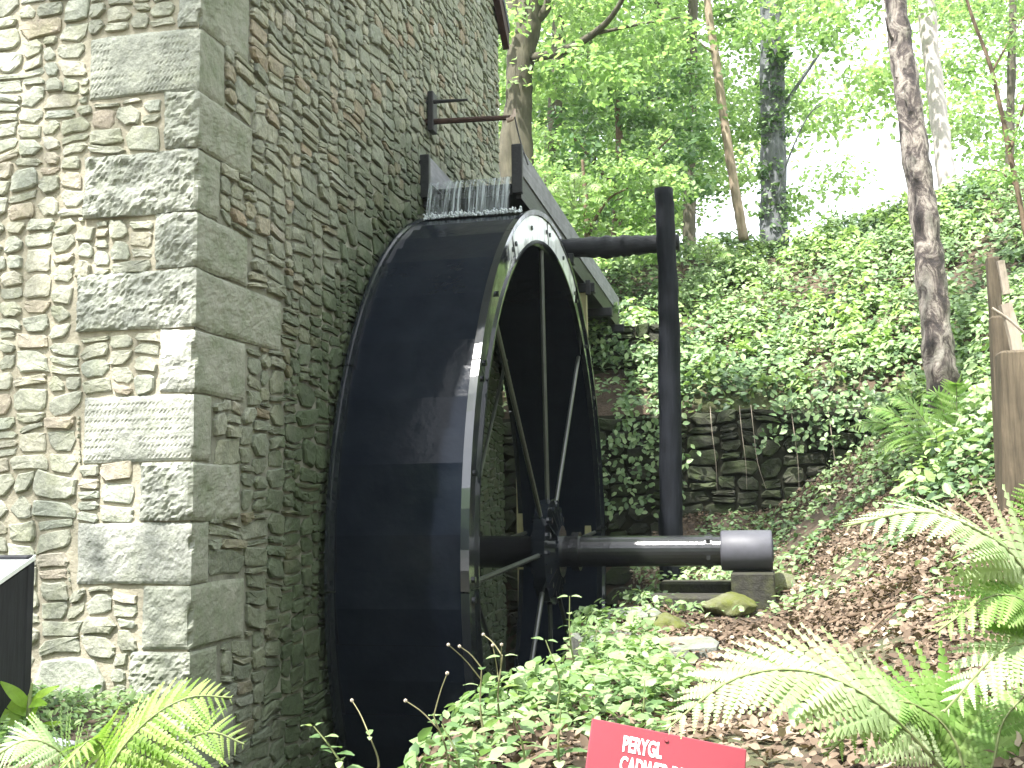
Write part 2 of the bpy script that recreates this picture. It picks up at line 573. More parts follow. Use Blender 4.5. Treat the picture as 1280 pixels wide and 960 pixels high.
# ------------------------------------------------------------------ ground
def ground_z(X, Y):
    X, Y = np.asarray(X, float), np.asarray(Y, float)
    yp = np.clip(Y, 0, 9)
    low = .15 + .00146 * yp ** 3
    low = low + (.40 + .045 * np.clip(Y, 0, 9)) * (np.sqrt((np.maximum(X - 2.5, 0)) ** 2 + .04) - .2) * np.where(X > 2.5, 1, 0)
    low = low - .55 * sstep(-1.1, -3.2, Y)
    yb = np.minimum(Y, 12.8)
    high = 2.08 + .60 * (yb - 8.2) + .26 * np.maximum(X - 3.0, 0) - .02 * np.maximum(Y - 13.5, 0)
    high = np.where(Y > 9.35, high + .12 * sstep(2.2, .8, X), high)
    k = sstep(8.12, 8.42, Y)
    z = low * (1 - k) + high * k
    # wheel pit and tail race along the side wall
    edge = 1.26 + .10 * np.sin(Y * 1.7) + .05 * np.sin(Y * 4.1)
    inl = np.where(Y > 6.5, -1.25, -.14)
    inl = np.where(Y > -.06, inl, .55 - .25 * sstep(-.5, -.06, Y))
    pit = sstep(np.where(Y > -.06, inl - .05, inl - .45), inl + np.where(Y > -.06, .03, .25), X) * sstep(edge + .22, edge - .05, X) * sstep(8.02, 7.92, Y) * sstep(-3.2, -2.6, Y)
    z = z * (1 - pit) + (-2.35) * pit
    z = np.minimum(z, 6.5)
    return z


def ground_n(X, Y, e=.12):
    zx = (ground_z(X + e, Y) - ground_z(X - e, Y)) / (2 * e)
    zy = (ground_z(X, Y + e) - ground_z(X, Y - e)) / (2 * e)
    zx, zy = np.clip(zx, -1.5, 1.5), np.clip(zy, -1.5, 1.5)
    n = np.stack([-zx, -zy, np.ones_like(zx)], -1)
    return n / np.linalg.norm(n, axis=1)[:, None]


gx = np.unique(np.concatenate([np.linspace(-90, -6, 15), np.linspace(-6, -.3, 14), np.linspace(-.25, 1.7, 40), np.linspace(1.8, 7, 53), np.linspace(7.5, 14, 12), np.linspace(16, 90, 14)]))
gy = np.unique(np.concatenate([np.linspace(-60, -8, 10), np.linspace(-7, -1.6, 14), np.linspace(-1.5, 8.05, 88), np.linspace(8.1, 8.45, 6), np.linspace(8.6, 14, 37), np.linspace(15, 40, 16), np.linspace(46, 150, 10)]))
GX, GY = np.meshgrid(gx, gy)
GZ = ground_z(GX, GY)
P3 = np.stack([GX.ravel(), GY.ravel(), GZ.ravel()], -1)
P3[:, 2] += .05 * fbm(P3, 1.3, 3, 3) * (P3[:, 2] > -1)
nx, ny = len(gx), len(gy)
ii, jj = np.meshgrid(np.arange(nx - 1), np.arange(ny - 1))
b0 = (jj * nx + ii).ravel()
ground = obj('ground', P3, np.stack([b0, b0 + 1, b0 + nx + 1, b0 + nx], -1), M['earth'], smooth=True)
ground['kind'] = 'structure'
pw = obj('water', [(-.0, -2.4, -1.6), (1.5, -2.4, -1.6), (1.5, 7.9, -1.6), (0, 7.9, -1.6)], [(0, 1, 2, 3)], M['water'])
pw['kind'] = 'structure'

# ------------------------------------------------------------------ rubble stonework
_STN = 11


def rubble_rects(w, h, cw, ch, wset, hset, blocked, rs, minh=1):
    """random mosaic of rectangles on a cell grid; blocked(i, j) marks cells already taken"""
    nu, nv = int(w / cw), int(h / ch)
    g = np.zeros((nv, nu), bool)
    for j in range(nv):
        for i in range(nu):
            if blocked((i + .5) * cw, (j + .5) * ch):
                g[j, i] = True
    out = []
    for j in range(nv):
        i = 0
        while i < nu:
            if g[j, i]:
                i += 1
                continue
            run = 1
            while i + run < nu and not g[j, i + run]:
                run += 1
            k = min(run, rs.choice(wset))
            if run - k < min(wset):
                k = run
            hh = min(rs.choice(hset), max(minh, int(k * cw * .95 / ch)))
            while hh > 1 and (j + hh > nv or g[j:j + hh, i:i + k].any()):
                hh -= 1
            g[j:j + hh, i:i + k] = True
            if hh >= minh:
                out.append((i * cw, (i + k) * cw, j * ch, (j + hh) * ch))
            i += k
    return out


def stone_shape(r, rs, gap, prot, warp):
    """one rubble stone in wall coordinates (u, v, outward)"""
    u0, u1, v0, v1 = r
    W_, H_ = u1 - u0, v1 - v0
    cu, cv = (u0 + u1) / 2, (v0 + v1) / 2
    pts = []
    cc = [rs.choice((.05, .1, .16, .24, .4)) for _ in range(4)]
    k = min(W_, H_)
    hw, hh = W_ / 2 - gap / 2, H_ / 2 - gap / 2
    for q, (sx, sy) in enumerate(((1, -1), (1, 1), (-1, 1), (-1, -1))):
        a = cc[q] * k
        p1, p2 = (sx * hw, sy * (hh - a)), (sx * (hw - a), sy * hh)
        if sx * sy > 0:
            pts += [p1, p2]
        else:
            pts += [p2, p1]
    full = []
    for q in range(8):
        a, b = pts[q], pts[(q + 1) % 8]
        full.append(a)
        if q % 2 == 1:
            s = rs.uniform(.35, .65)
            full.append((a[0] * (1 - s) + b[0] * s, a[1] * (1 - s) + b[1] * s))
    o = np.array(full)
    o = o * (1 + np.array([[rs.uniform(-.10, .05), rs.uniform(-.12, .05)] for _ in full]))
    o[:, 1] += o[:, 0] * rs.uniform(-.10, .10)
    o[:, 0] += o[:, 1] * rs.uniform(-.22, .22)
    n = len(o)
    ax, az = rs.uniform(-.045, .045), rs.uniform(-.09, .06)
    V = []
    for sc, d in ((1.0, -.02), (.99, prot * .72), (rs.uniform(.84, .93), prot)):
        for p in o:
            jit = rs.uniform(-.15, .15) * prot if d > 0 else 0
            V.append((cu + p[0] * sc, cv + p[1] * sc, d + jit + (ax * p[0] + az * p[1] if d > 0 else 0)))
    V.append((cu + rs.uniform(-.2, .2) * hw, cv + rs.uniform(-.2, .2) * hh, prot * rs.uniform(.95, 1.2)))
    V = np.array(V)
    w = warp(V[:, :2])
    V[:, :2] += w
    F = []
    for q in range(2):
        for i in range(n):
            F.append((q * n + i, q * n + (i + 1) % n, (q + 1) * n + (i + 1) % n, (q + 1) * n + i))
    F += [(2 * n + i, 2 * n + (i + 1) % n, 3 * n) for i in range(n)]
    return V, F


def make_warp(amp, freq, seed):
    def f(uv):
        p = np.column_stack([uv, np.zeros(len(uv))])
        return np.column_stack([vnoise(p, freq, seed) * amp, vnoise(p, freq * 1.1, seed + 5) * amp * .8 + vnoise(p * [.25, 1, 1], freq * .5, seed + 9) * amp])
    return f


# ------------------------------------------------------------------ mill building
mill = thing('mill_building', (0, 0, .15), 'tall rubble stone mill building with large dressed corner stones beside the waterwheel', 'building')
BW, BL, ZB, ZE, ZR = 5.2, 6.33, -2.6, 6.25, 8.9      # width, length, base, eaves, ridge
# mortar bodies
fw = obj('front_wall', *(lambda m_: (np.concatenate(m_.V), m_.F))(MB().box((-BW / 2, .25, (ZB + ZE) / 2), (BW - .03, .5 - .018, ZE - ZB))), M['mortar'], mill)
prof = [(0.02, ZB), (BL, ZB), (BL, ZE), (BL / 2, ZR), (0.02, ZE)]
Vs = [(-.008, y, z) for y, z in prof] + [(-.5, y, z) for y, z in prof]
sw = obj('side_wall', Vs, [(0, 1, 2, 3, 4), (9, 8, 7, 6, 5), (0, 5, 6, 1), (1, 6, 7, 2), (2, 7, 8, 3), (3, 8, 9, 4), (4, 9, 5, 0)], M['mortar_dark'], mill)
obj('rear_wall', np.concatenate(MB().box((-BW / 2 - .26, BL - .25, (ZB + ZE) / 2), (BW - .55, .48, ZE - ZB)).V), MB().box((0, 0, 0), (1, 1, 1)).F, M['mortar_dark'], mill)
obj('end_wall', np.concatenate(MB().box((-BW + .1, BL / 2, (ZB + ZE) / 2), (.2, BL - 1.02, ZE - ZB)).V), MB().box((0, 0, 0), (1, 1, 1)).F, M['mortar_dark'], mill)
rb = MB()
for s in (-1, 1):
    yo = -.16 if s < 0 else BL + .16
    sl_ = (ZR - ZE) / (BL / 2)
    ze = ZE - sl_ * .16
    A = [(-BW - .1, yo, ze + .02), (.10, yo, ze + .02), (.10, BL / 2, ZR + .02), (-BW - .1, BL / 2, ZR + .02)]
    B = [(x, y, z + .09) for x, y, z in A]
    rb.add(A + B, [(0, 1, 2, 3), (7, 6, 5, 4), (0, 4, 5, 1), (1, 5, 6, 2), (2, 6, 7, 3), (3, 7, 4, 0)])
rb.build('roof', M['slate'], mill)
for s in (-1, 1):
    yo = -.16 if s < 0 else BL + .16
    ze = ZE - (ZR - ZE) / (BL / 2) * .16
    A = [(.02, yo, ze - .16), (.09, yo, ze - .16), (.09, BL / 2, ZR - .16), (.02, BL / 2, ZR - .16), (.02, yo, ze + .015), (.09, yo, ze + .015), (.09, BL / 2, ZR + .015), (.02, BL / 2, ZR + .015)]
    obj('bargeboard', A, [(0, 1, 2, 3), (7, 6, 5, 4), (0, 4, 5, 1), (1, 5, 6, 2), (2, 6, 7, 3), (3, 7, 4, 0)], M['bargeboard'], mill)

# quoins: (front left px, y top px, y bottom px, side right px, roughness of the front face)
Q = [(222, -60, 31, 312, .6), (111, 35, 111, 282, .15), (205, 115, 178, 316, 1.), (105, 192, 263, 275, 1.), (192, 266, 332, 310, 1.), (96, 336, 408, 352, .9),
     (198, 411, 488, 307, .5), (103, 492, 574, 265, .12), (173, 578, 649, 300, 1.), (95, 654, 730, 262, .3), (176, 733, 812, 305, .3), (160, 816, 897, 272, .9)]
qz = []
for (xl, yt, yb, xr, ro) in Q:
    zt, zb = onY(243, yt, 0)[2], onY(240, yb, 0)[2]
    fl = -onY(xl, (yt + yb) / 2, 0)[0]
    sr = onX(xr, (yt + yb) / 2 + 10, 0)[1]
    qz.append([fl, zb, zt, sr, ro])
for k in range(len(qz) - 1):                         # close courses
    mid = (qz[k][1] + qz[k + 1][2]) / 2
    qz[k][1] = mid + .005
    qz[k + 1][2] = mid - .005
z = qz[0][2]
k = 0
while z < ZE - .1:                                   # courses above the frame
    h = random.uniform(.24, .3)
    qz.insert(0, [.52 if k % 2 else .2, z + .01, min(z + h, ZE), .2 if k % 2 else .5, .6])
    z += h
    k += 1
z = qz[-1][1]
while z > ZB + .1:
    h = random.uniform(.26, .32)
    qz.append([.52 if k % 2 else .2, max(z - h, ZB), z - .01, .2 if k % 2 else .45, .6])
    z -= h
    k += 1


def quoin(fl, zb, zt, sr, ro, idx):
    p = .009
    gs = .011 if ro < .25 else .0135
    nx_, ny_, nz_ = max(6, int(fl / gs)), max(4, int(sr / .028)), max(6, int((zt - zb) / gs))
    us = np.concatenate([np.linspace(-fl, 0, nx_ + 1), np.linspace(0, sr, ny_ + 1)[1:]])
    vs = np.linspace(zb, zt, nz_ + 1)
    U, Vv = np.meshgrid(us, vs)
    U, Vv = U.ravel(), Vv.ravel()
    X = np.where(U < 0, U + p, p)
    Y = np.where(U < 0, -p, U - p)
    P = np.stack([X, Y, Vv], -1)
    e = np.minimum(np.minimum(Vv - zb, zt - Vv), np.where(U < 0, U + fl, sr - U))
    ec = np.abs(U)
    edge = np.exp(-e / .012)
    nfr = fbm(P, 9, idx * 7 + 2, 3, .6)
    rough = np.where(U < 0, ro, ro * .35)
    if ro < .25:                                      # rows of punch marks on the smooth tooled faces
        row = np.abs(((Vv - zb) / .042) % 1 - .5) < .16
        dot = np.abs(((U + .5 * np.sin(Vv * 40) * .02) / .021) % 1 - .5) < .24
        d0 = -.0038 * (row & dot & (U < -.02) & (fbm(P, 6, idx + 33, 2) > -.25))
    else:
        d0 = 0
    d = d0 + .0095 * rough * fbm(P, 30, idx * 7, 3, .6) + .011 * rough * nfr * (1 - np.exp(-ec / .03)) + .006 * rough * fbm(P, 70, idx * 3 + 1, 2) - .012 * edge + .003 * fbm(P, 3, idx, 2)
    d = d + rough * .012
    wob = .006 * fbm(P * [1, 1, .2], 5, idx + 50, 2)
    P[:, 2] += np.where((Vv < zb + .001) | (Vv > zt - .001), wob, 0)
    chip = .024 * np.clip(fbm(P, 9, idx + 80, 3), 0, 1) * np.exp(-ec / .012)
    P[:, 1] -= np.where(U <= 0, d, 0)
    P[:, 0] += np.where(U >= 0, d, 0)
    P[:, 0] -= chip
    P[:, 1] += chip
    n = len(us)
    m_ = len(vs)
    F = [(j * n + i, j * n + i + 1, (j + 1) * n + i + 1, (j + 1) * n + i) for j in range(m_ - 1) for i in range(n - 1)]
    # returns into the wall
    off = len(P)
    back = P.copy()
    back = np.concatenate([np.stack([np.where(us < 0, us + .0, -.05), np.where(us < 0, .05, us), np.full(n, vv)], -1) for vv in (zb, zt)])
    P = np.vstack([P, back])
    for i in range(n - 1):
        F.append((off + i, off + i + 1, i + 1, i))
        a = (m_ - 1) * n
        F.append((a + i, a + i + 1, off + n + i + 1, off + n + i))
    F.append(tuple([off] + [j * n for j in range(m_)] + [off + n]))
    F.append(tuple([off + n - 1, off + 2 * n - 1] + [(m_ - 1 - j) * n + n - 1 for j in range(m_)]))
    return P, F


for k, (fl, zb, zt, sr, ro) in enumerate(qz):
    V, F = quoin(fl, zb, zt, sr, ro, k + 1)
    o = obj('quoin_stone', V, F, M['quoin'], mill, tint=rng.uniform(0, 1), smooth=False)

rs = random.Random(21)
wf = make_warp(.026, 5.2, 2)
wside = make_warp(.030, 5.0, 40)
U0 = -BW                                              # front wall: u = X - U0, v = z - ZB


def fblock(u, v):
    X, z_ = u + U0, v + ZB
    if X > -.12:
        return True
    for fl, zb, zt, sr, ro in qz:
        if zb - .01 < z_ < zt + .01 and X > -fl - .012:
            return True
    # the large block left of the lowest corner stone
    return -.82 < X < -.4 and .13 < z_ < .39


def sblock(u, v):
    Y, z_ = u, v + ZB
    if Y < .08:
        return True
    for fl, zb, zt, sr, ro in qz:
        if zb - .01 < z_ < zt + .01 and Y < sr + .012:
            return True
    lim = ZE + (ZR - ZE) * (1 - abs(Y - BL / 2) / (BL / 2))
    return z_ > lim - .06


cand = []
for r in rubble_rects(BW, ZE - ZB, .019, .0165, [5, 6, 7, 7, 8, 9, 10, 10, 12, 14], [3, 3, 4, 5, 5, 6, 6, 7, 8], fblock, rs, 2):
    V, F = stone_shape(r, rs, .012, rs.uniform(.012, .024), wf)
    P = np.stack([V[:, 0] + U0, -V[:, 2] + .012, V[:, 1] + ZB], -1)
    cand.append(('front', P, F, rs.random()))
for r in [(-.81 - U0, -.41 - U0, .14 - ZB, .385 - ZB)]:
    V, F = stone_shape(r, rs, .016, .03, wf)
    cand.append(('front', np.stack([V[:, 0] + U0, -V[:, 2] + .012, V[:, 1] + ZB], -1), F, .5))
for r in rubble_rects(BL, ZR - ZB, .021, .0155, [5, 6, 7, 8, 9, 10, 11, 12, 15], [2, 3, 4, 4, 5, 5, 6, 7, 9], sblock, rs, 2):
    V, F = stone_shape(r, rs, .012, rs.uniform(.014, .032), wside)
    P = np.stack([V[:, 2] - .012, V[:, 0], V[:, 1] + ZB], -1)
    cand.append(('side', P, F, rs.random()))


def px_area(P):
    x, y, z_ = proj(P)
    if z_.min() < .1 or x.max() < 4 or x.min() > 1276 or y.max() < 4 or y.min() > 956:
        return 0
    return (min(x.max(), 1280) - max(x.min(), 0)) * (min(y.max(), 960) - max(y.min(), 0))


sizes = []
for kind, P, F, t_ in cand:
    a = px_area(P)
    if kind == 'side' and P[:, 1].mean() > 1.15 and P[:, 2].mean() < 3.0:
        a = 0                                         # behind the wheel
    sizes.append(a)
order = np.argsort(sizes)[::-1]
big = set(int(i) for i in order[:300] if sizes[int(i)] > 60)
rest = {'front': [[], [], [], 0], 'side': [[], [], [], 0]}
for i, (kind, P, F, t_) in enumerate(cand):
    if i in big:
        obj('stone', P, F, M[kind], fw if kind == 'front' else sw, tint=t_)
    else:
        R_ = rest[kind]
        R_[0].append(P)
        R_[1] += [tuple(q + R_[3] for q in f) for f in F]
        R_[2].append(np.full(len(P), t_))
        R_[3] += len(P)
for kind, par in (('front', fw), ('side', sw)):
    o = obj('rubble_stones', np.concatenate(rest[kind][0]), rest[kind][1], M[kind], par, tint=np.concatenate(rest[kind][2]))
    o['kind'] = 'stuff'

# ------------------------------------------------------------------ iron bracket on the side wall
br = thing('iron_bracket', (0.02, 3.72, 4.28), 'black iron bracket with two rods projecting from the side wall', 'bracket')
MB().box((.05, 3.74, 4.28), (.05, .12, .34), bev=.008).build('plate', M['blackiron'], br)
e1, e2 = onY(585, 126, 3.72), onY(638, 147, 3.72)
MB().tube(*resample([(.0, 3.70, 4.36), (.36, 3.72, 4.355)], [.02, .010], 5), 8).build('rod', M['blackiron'], br)
MB().tube(*resample([(.0, 3.72, 4.20), tuple(e2)], [.026, .021], 6), 8, .08).build('rod', M['rust'], br)
hk = MB().tube(*resample([e2 + [-.03, 0, -.02], e2 + [.02, 0, 0], e2 + [.035, 0, .07]], [.024, .022, .010], 8), 8)
hk.build('hook', M['hook'], br)
MB().tube(*resample([e2 + [.03, 0, .03], onY(650, 175, 3.68), onY(660, 206, 3.62)], .006, 8), 6).build('wire', M['blackiron'], br)

# ------------------------------------------------------------------ waterwheel
WC = np.array([0., 4.23, .668])
XO, XI, RO, RI = .922, .075, 2.75, 2.50
wheel = thing('waterwheel', tuple(WC), 'huge wet black iron overshot waterwheel turning against the side wall', 'waterwheel')


def ringpt(r, a, x):
    return (x, WC[1] + r * math.cos(a), WC[2] + r * math.sin(a))


def annulus(r0, r1, x0, x1, a0, a1, n):
    V, F = [], []
    for i in range(n + 1):
        a = a0 + (a1 - a0) * i / n
        V += [ringpt(r0, a, x0), ringpt(r1, a, x0), ringpt(r1, a, x1), ringpt(r0, a, x1)]
    for i in range(n):
        for j in range(4):
            F.append((i * 4 + j, i * 4 + (j + 1) % 4, i * 4 + 4 + (j + 1) % 4, i * 4 + 4 + j))
    F += [(0, 3, 2, 1), tuple(n * 4 + j for j in (0, 1, 2, 3))]
    return V, F


NP = 12
for side, (xa, xb) in enumerate(((XO - .035, XO), (XI, XI + .035))):
    out = 1 if side == 0 else -1
    for k in range(NP):
        a0 = 2 * math.pi * k / NP + math.radians(2.5)
        a1 = a0 + 2 * math.pi / NP - .0035
        mb = MB().add(*annulus(RI, RO, xa, xb, a0, a1, 12))
        xf = xb if side == 0 else xa
        mb.add(*annulus(RO - .028, RO + .012, min(xf, xf + out * .02) + .0, max(xf, xf + out * .02), a0, a1, 12))
        mb.add(*annulus(RI, RI + .022, min(xf, xf + out * .014), max(xf, xf + out * .014), a0, a1, 12))
        for f_ in (.04, .5, .96):
            c_ = np.array(ringpt((RI + RO) / 2, a0 + (a1 - a0) * f_, xf))
            mb.tube([c_, c_ + [out * .022, 0, 0]], .02, 6)
        mb.build('rim_plate', M['iron'], wheel)
MB().add(*annulus(RI - .012, RI + .012, XI + .036, XO - .036, 0, 2 * math.pi, 120)).build('sole', M['bucket'], wheel)
NB = 40
for k in range(NB):
    a = 2 * math.pi * k / NB
    st = 2 * math.pi / NB
    L = [(RO - .018, a), (RO - .026, a + st * .5), (RO - .052, a + st * 1.03), (RI + .03, a + st * 1.2)]
    V, F = [], []
    for q, (r, an) in enumerate(L):
        for x in (XI + .036, XO - .036):
            V += [ringpt(r, an, x), ringpt(r - .016, an, x)]
    for q in range(3):
        b_ = q * 4
        F += [(b_, b_ + 4, b_ + 6, b_ + 2), (b_ + 1, b_ + 3, b_ + 7, b_ + 5), (b_, b_ + 1, b_ + 5, b_ + 4), (b_ + 2, b_ + 6, b_ + 7, b_ + 3)]
    F += [(0, 2, 3, 1), (12, 13, 15, 14)]
    obj('bucket', V, F, M['bucket'], wheel)
for side, x in enumerate((XO - .055, XI + .06)):
    for k in range(8):
        a = math.pi / 2 + k * math.pi / 4 + .035
        p0 = np.array(ringpt(.30, a, x))
        p1 = np.array(ringpt(RI + .03, a, x))
        MB().tube(*resample([p0, p1], .019, 6), 8).build('spoke', M['spoke'], wheel)
    hb = MB()
    n = 28
    sx = 1 if side == 0 else -1
    hb.tube([(x - .05, *WC[1:]), (x + .05, *WC[1:])], .43, n)
    hb.tube([(x - .11, *WC[1:]), (x + .12, *WC[1:])], .21, n)
    for k in range(16):
        a = 2 * math.pi * k / 16
        c_ = np.array(ringpt(.36, a, x))
        hb.tube([c_ - [.075, 0, 0], c_ + [.085, 0, 0]], .026, 6)
        a += .2
        V = [ringpt(.21, a - .03, x + .05), ringpt(.21, a + .03, x + .05), ringpt(.42, a + .015, x + .05), ringpt(.42, a - .015, x + .05)]
        V2 = [(q[0] + (.06 if i < 2 else .02), q[1], q[2]) for i, q in enumerate(V)]
        hb.add(V + V2, [(0, 1, 2, 3), (7, 6, 5, 4), (0, 4, 5, 1), (1, 5, 6, 2), (2, 6, 7, 3), (3, 7, 4, 0)])
    hb.build('hub', M['iron'], wheel)
ax = MB().tube(*resample([(-.25, *WC[1:]), (2.27, *WC[1:])], [.135, .118], 24), 28, .02, 5)
for xx, rr in ((1.10, .158), (2.16, .130)):
    ax.tube([(xx - .03, *WC[1:]), (xx + .03, *WC[1:])], rr, 28)
for k in range(6):
    c_ = np.array([2.16, WC[1] + .128 * math.cos(k * 1.047 + .4), WC[2] + .128 * math.sin(k * 1.047 + .4)])
    ax.box(c_, (.03, .03, .03))
ax.build('axle', M['axle'], wheel)
cl = MB()
prof = [(2.255, .112), (2.255, .150), (2.268, .158), (2.635, .158), (2.65, .150), (2.65, .09), (2.658, .085), (2.658, .0)]
n = 36
V, F = [], []
for x, r in prof:
    V += [(x, WC[1] + r * math.cos(2 * math.pi * j / n), WC[2] + r * math.sin(2 * math.pi * j / n)) for j in range(n)]
for i in range(len(prof) - 1):
    F += [(i * n + j, i * n + (j + 1) % n, (i + 1) * n + (j + 1) % n, (i + 1) * n + j) for j in range(n)]
cl.add(V, F).build('axle_collar', M['collar'], wheel, smooth=True)

# pedestal and ground blocks
ped = MB().box((2.495, 4.23, .33), (.33, .44, .35), bev=.012)
o = ped.build('pedestal', M['concrete'], None, tint=.4)
tagp(o, 'dark mossy concrete block carrying the outer end of the axle', 'pedestal')
o = MB().box((1.97, 4.12, .24), (.66, .30, .19), bev=.02).build('concrete_block', M['concrete'], None, tint=.6)
tagp(o, 'long low mossy concrete block lying left of the axle pedestal', 'block')
o = MB().box((2.05, 4.55, .36), (.62, .25, .10), bev=.02).build('concrete_block', M['concrete'], None, tint=.9)
tagp(o, 'thin mossy slab lying behind the long low block', 'block')


def boulder(name, c, r, seed, mat, label, cat='rock'):
    bm = bmesh.new()
    bmesh.ops.create_icosphere(bm, subdivisions=4, radius=1)
    V = np.array([v.co[:] for v in bm.verts])
    F = [[v.index for v in f.verts] for f in bm.faces]
    bm.free()
    V = V * (1 + .22 * fbm(V, 1.4, seed, 3) + .04 * fbm(V, 6, seed + 3, 2))[:, None]
    V[:, 2] = np.maximum(V[:, 2], -.6)
    V = V * np.array(r) + np.array(c)
    return tagp(obj(name, V, F, mat, None, .5, True), label, cat)


def gz(x, y):
    return float(ground_z(np.array([x]), np.array([y]))[0])


def px_ground(x, y, d0=2.0):
    d = ray(x, y)
    for k in range(2000):
        p = CAM + d * (d0 + k * .02)
        if p[2] < gz(p[0], p[1]):
            return p
    return p


q = px_ground(913, 765)
boulder('rock', (q[0], q[1] + .05, q[2] + .04), (.19, .16, .10), 3, M['boulder'], 'rounded green mossy boulder just below the axle pedestal')
q = px_ground(968, 742)
boulder('rock', (q[0], q[1] + .05, q[2] + .03), (.20, .18, .13), 9, M['boulder'], 'mossy boulder with grass beside the right of the pedestal')
q = px_ground(832, 792)
boulder('rock', (q[0], q[1], q[2] + .02), (.17, .15, .09), 14, M['boulder'], 'dark mossy stone lying in front of the long low block')
for (x, y, s, a, lab) in ((790, 775, .26, .2, 'pale flat stone lying nearest the long low concrete block'), (760, 808, .24, -.3, 'pale flat stone among weeds at the wheel pit edge'), (855, 815, .22, .5, 'flat grey stone half buried in leaf litter below the boulder')):
    q = px_ground(x, y)
    mb = MB()
    n = 9
    an = np.linspace(0, 2 * np.pi, n, endpoint=False)
    rr = s * (1 + .18 * rng.uniform(-1, 1, n))
    top = np.stack([q[0] + rr * np.cos(an), q[1] + rr * .7 * np.sin(an), q[2] + .05 + .02 * np.sin(an + a)], -1)
    bot = top.copy() * 1
    bot[:, 2] -= .16
    inn = np.stack([q[0] + rr * .9 * np.cos(an), q[1] + rr * .63 * np.sin(an), q[2] + .062 + .02 * np.sin(an + a)], -1)
    mb.add(np.vstack([bot, top, inn]), [(i, (i + 1) % n, n + (i + 1) % n, n + i) for i in range(n)] + [(n + i, n + (i + 1) % n, 2 * n + (i + 1) % n, 2 * n + i) for i in range(n)] + [tuple(2 * n + i for i in range(n))])
    tagp(mb.build('flat_stone', M['flagstone'], None, tint=.6), lab, 'flat stone')

# ------------------------------------------------------------------ launder (water trough) on its posts
Y0, Y1 = 3.60, 9.5
XR, XL = .80, .035
lau = thing('launder', (.42, 3.6, 3.5), 'timber water trough with grey side boards feeding the top of the wheel', 'trough')
zt0, zt1 = 3.86, 3.72
for x, w_ in ((XR, .045), (XL, .045)):
    for (za, zb, mm) in ((.21, 0., 'greywood'), (.40, .214, 'blackwood')):  # lower planks coloured near black, upper ones grey
        x_ = x + (.012 if za < .3 else 0)
        V = [(x_ - w_ / 2, Y0, zt0 - za), (x_ + w_ / 2, Y0, zt0 - za), (x_ + w_ / 2, Y0, zt0 - zb), (x_ - w_ / 2, Y0, zt0 - zb),
             (x_ - w_ / 2, Y1, zt1 - za), (x_ + w_ / 2, Y1, zt1 - za), (x_ + w_ / 2, Y1, zt1 - zb), (x_ - w_ / 2, Y1, zt1 - zb)]
        obj('side_plank', V, [(0, 1, 2, 3), (7, 6, 5, 4), (0, 4, 5, 1), (1, 5, 6, 2), (2, 6, 7, 3), (3, 7, 4, 0)], M[mm], lau)
    MB().box((x, Y0 - .028, zt0 - .17), (.085, .05, .40 if x > .5 else .36), bev=.006).build('end_post', M['blackwood'], lau)
V = [(XL + .03, Y0 + .02, zt0 - .36), (XR - .03, Y0 + .02, zt0 - .36), (XR - .03, Y0 + .02, zt0 - .31), (XL + .03, Y0 + .02, zt0 - .31),
     (XL + .03, Y1, zt1 - .36), (XR - .03, Y1, zt1 - .36), (XR - .03, Y1, zt1 - .31), (XL + .03, Y1, zt1 - .31)]
obj('floor_board', V, [(0, 1, 2, 3), (7, 6, 5, 4), (0, 4, 5, 1), (1, 5, 6, 2), (2, 6, 7, 3), (3, 7, 4, 0)], M['blackwood'], lau)
for yy in (5.45, 6.75, 8.1, 9.2):
    zz = zt0 + (zt1 - zt0) * (yy - Y0) / (Y1 - Y0)
    MB().box(((XL + XR) / 2 + .02, yy, zz - .455), (XR - XL + .22, .11, .10), bev=.006).build('bearer', M['blackwood'], lau)
# posts under it
pp = onX(740, 350, .86)
for (yy, xx) in ((6.75, .80), (6.75, .08)):
    zb_ = -2.3 if xx < 1 else gz(xx, yy)
    MB().box((xx, yy, (zb_ + 3.29) / 2), (.075, .075, 3.29 - zb_), bev=.006).build('trestle_leg', M['palewood'], lau)
MB().box((.86, 6.70, 3.33), (.05, .03, .16), bev=.004).build('bolt_plate', M['blackiron'], lau)
# water in the trough and falling from its lip
V, F = [], []
nx_, ns = 110, 22
path = []
for i in range(ns):
    s = i / (ns - 1)
    if s < .25:
        path.append((Y0 + .25 - s / .25 * .28, zt0 - .205 - .02 * s / .25))
    else:
        q = (s - .25) / .75
        path.append((Y0 - .03 - .13 * q, zt0 - .225 - .06 * q - .275 * q * q))
for i, (y, z_) in enumerate(path):
    for j in range(nx_):
        x = XL + .045 + (XR - XL - .09) * j / (nx_ - 1)
        s = i / (ns - 1)
        w_ = max(0, s - .25) * .022 * (vnoise([[x * 38, 0, s * .8]], 1, 4)[0]) + .005 * vnoise([[x * 70, 3, s * 1.2]], 1, 8)[0]
        V.append((x, y - abs(w_) * .8, z_ + w_ * .4))
F = [(i * nx_ + j, i * nx_ + j + 1, (i + 1) * nx_ + j + 1, (i + 1) * nx_ + j) for i in range(ns - 1) for j in range(nx_ - 1)]
o = obj('falling_water', V, F, M['waterfall'], smooth=True)
o['kind'] = 'structure'
zt = lambda y: zt0 + (zt1 - zt0) * (y - Y0) / (Y1 - Y0)
o = obj('trough_water', [(XL + .03, Y0 + .22, zt(Y0) - .208), (XR - .03, Y0 + .22, zt(Y0) - .208), (XR - .03, Y1, zt(Y1) - .2), (XL + .03, Y1, zt(Y1) - .2)], [(0, 1, 2, 3)], M['water'])
o['kind'] = 'structure'
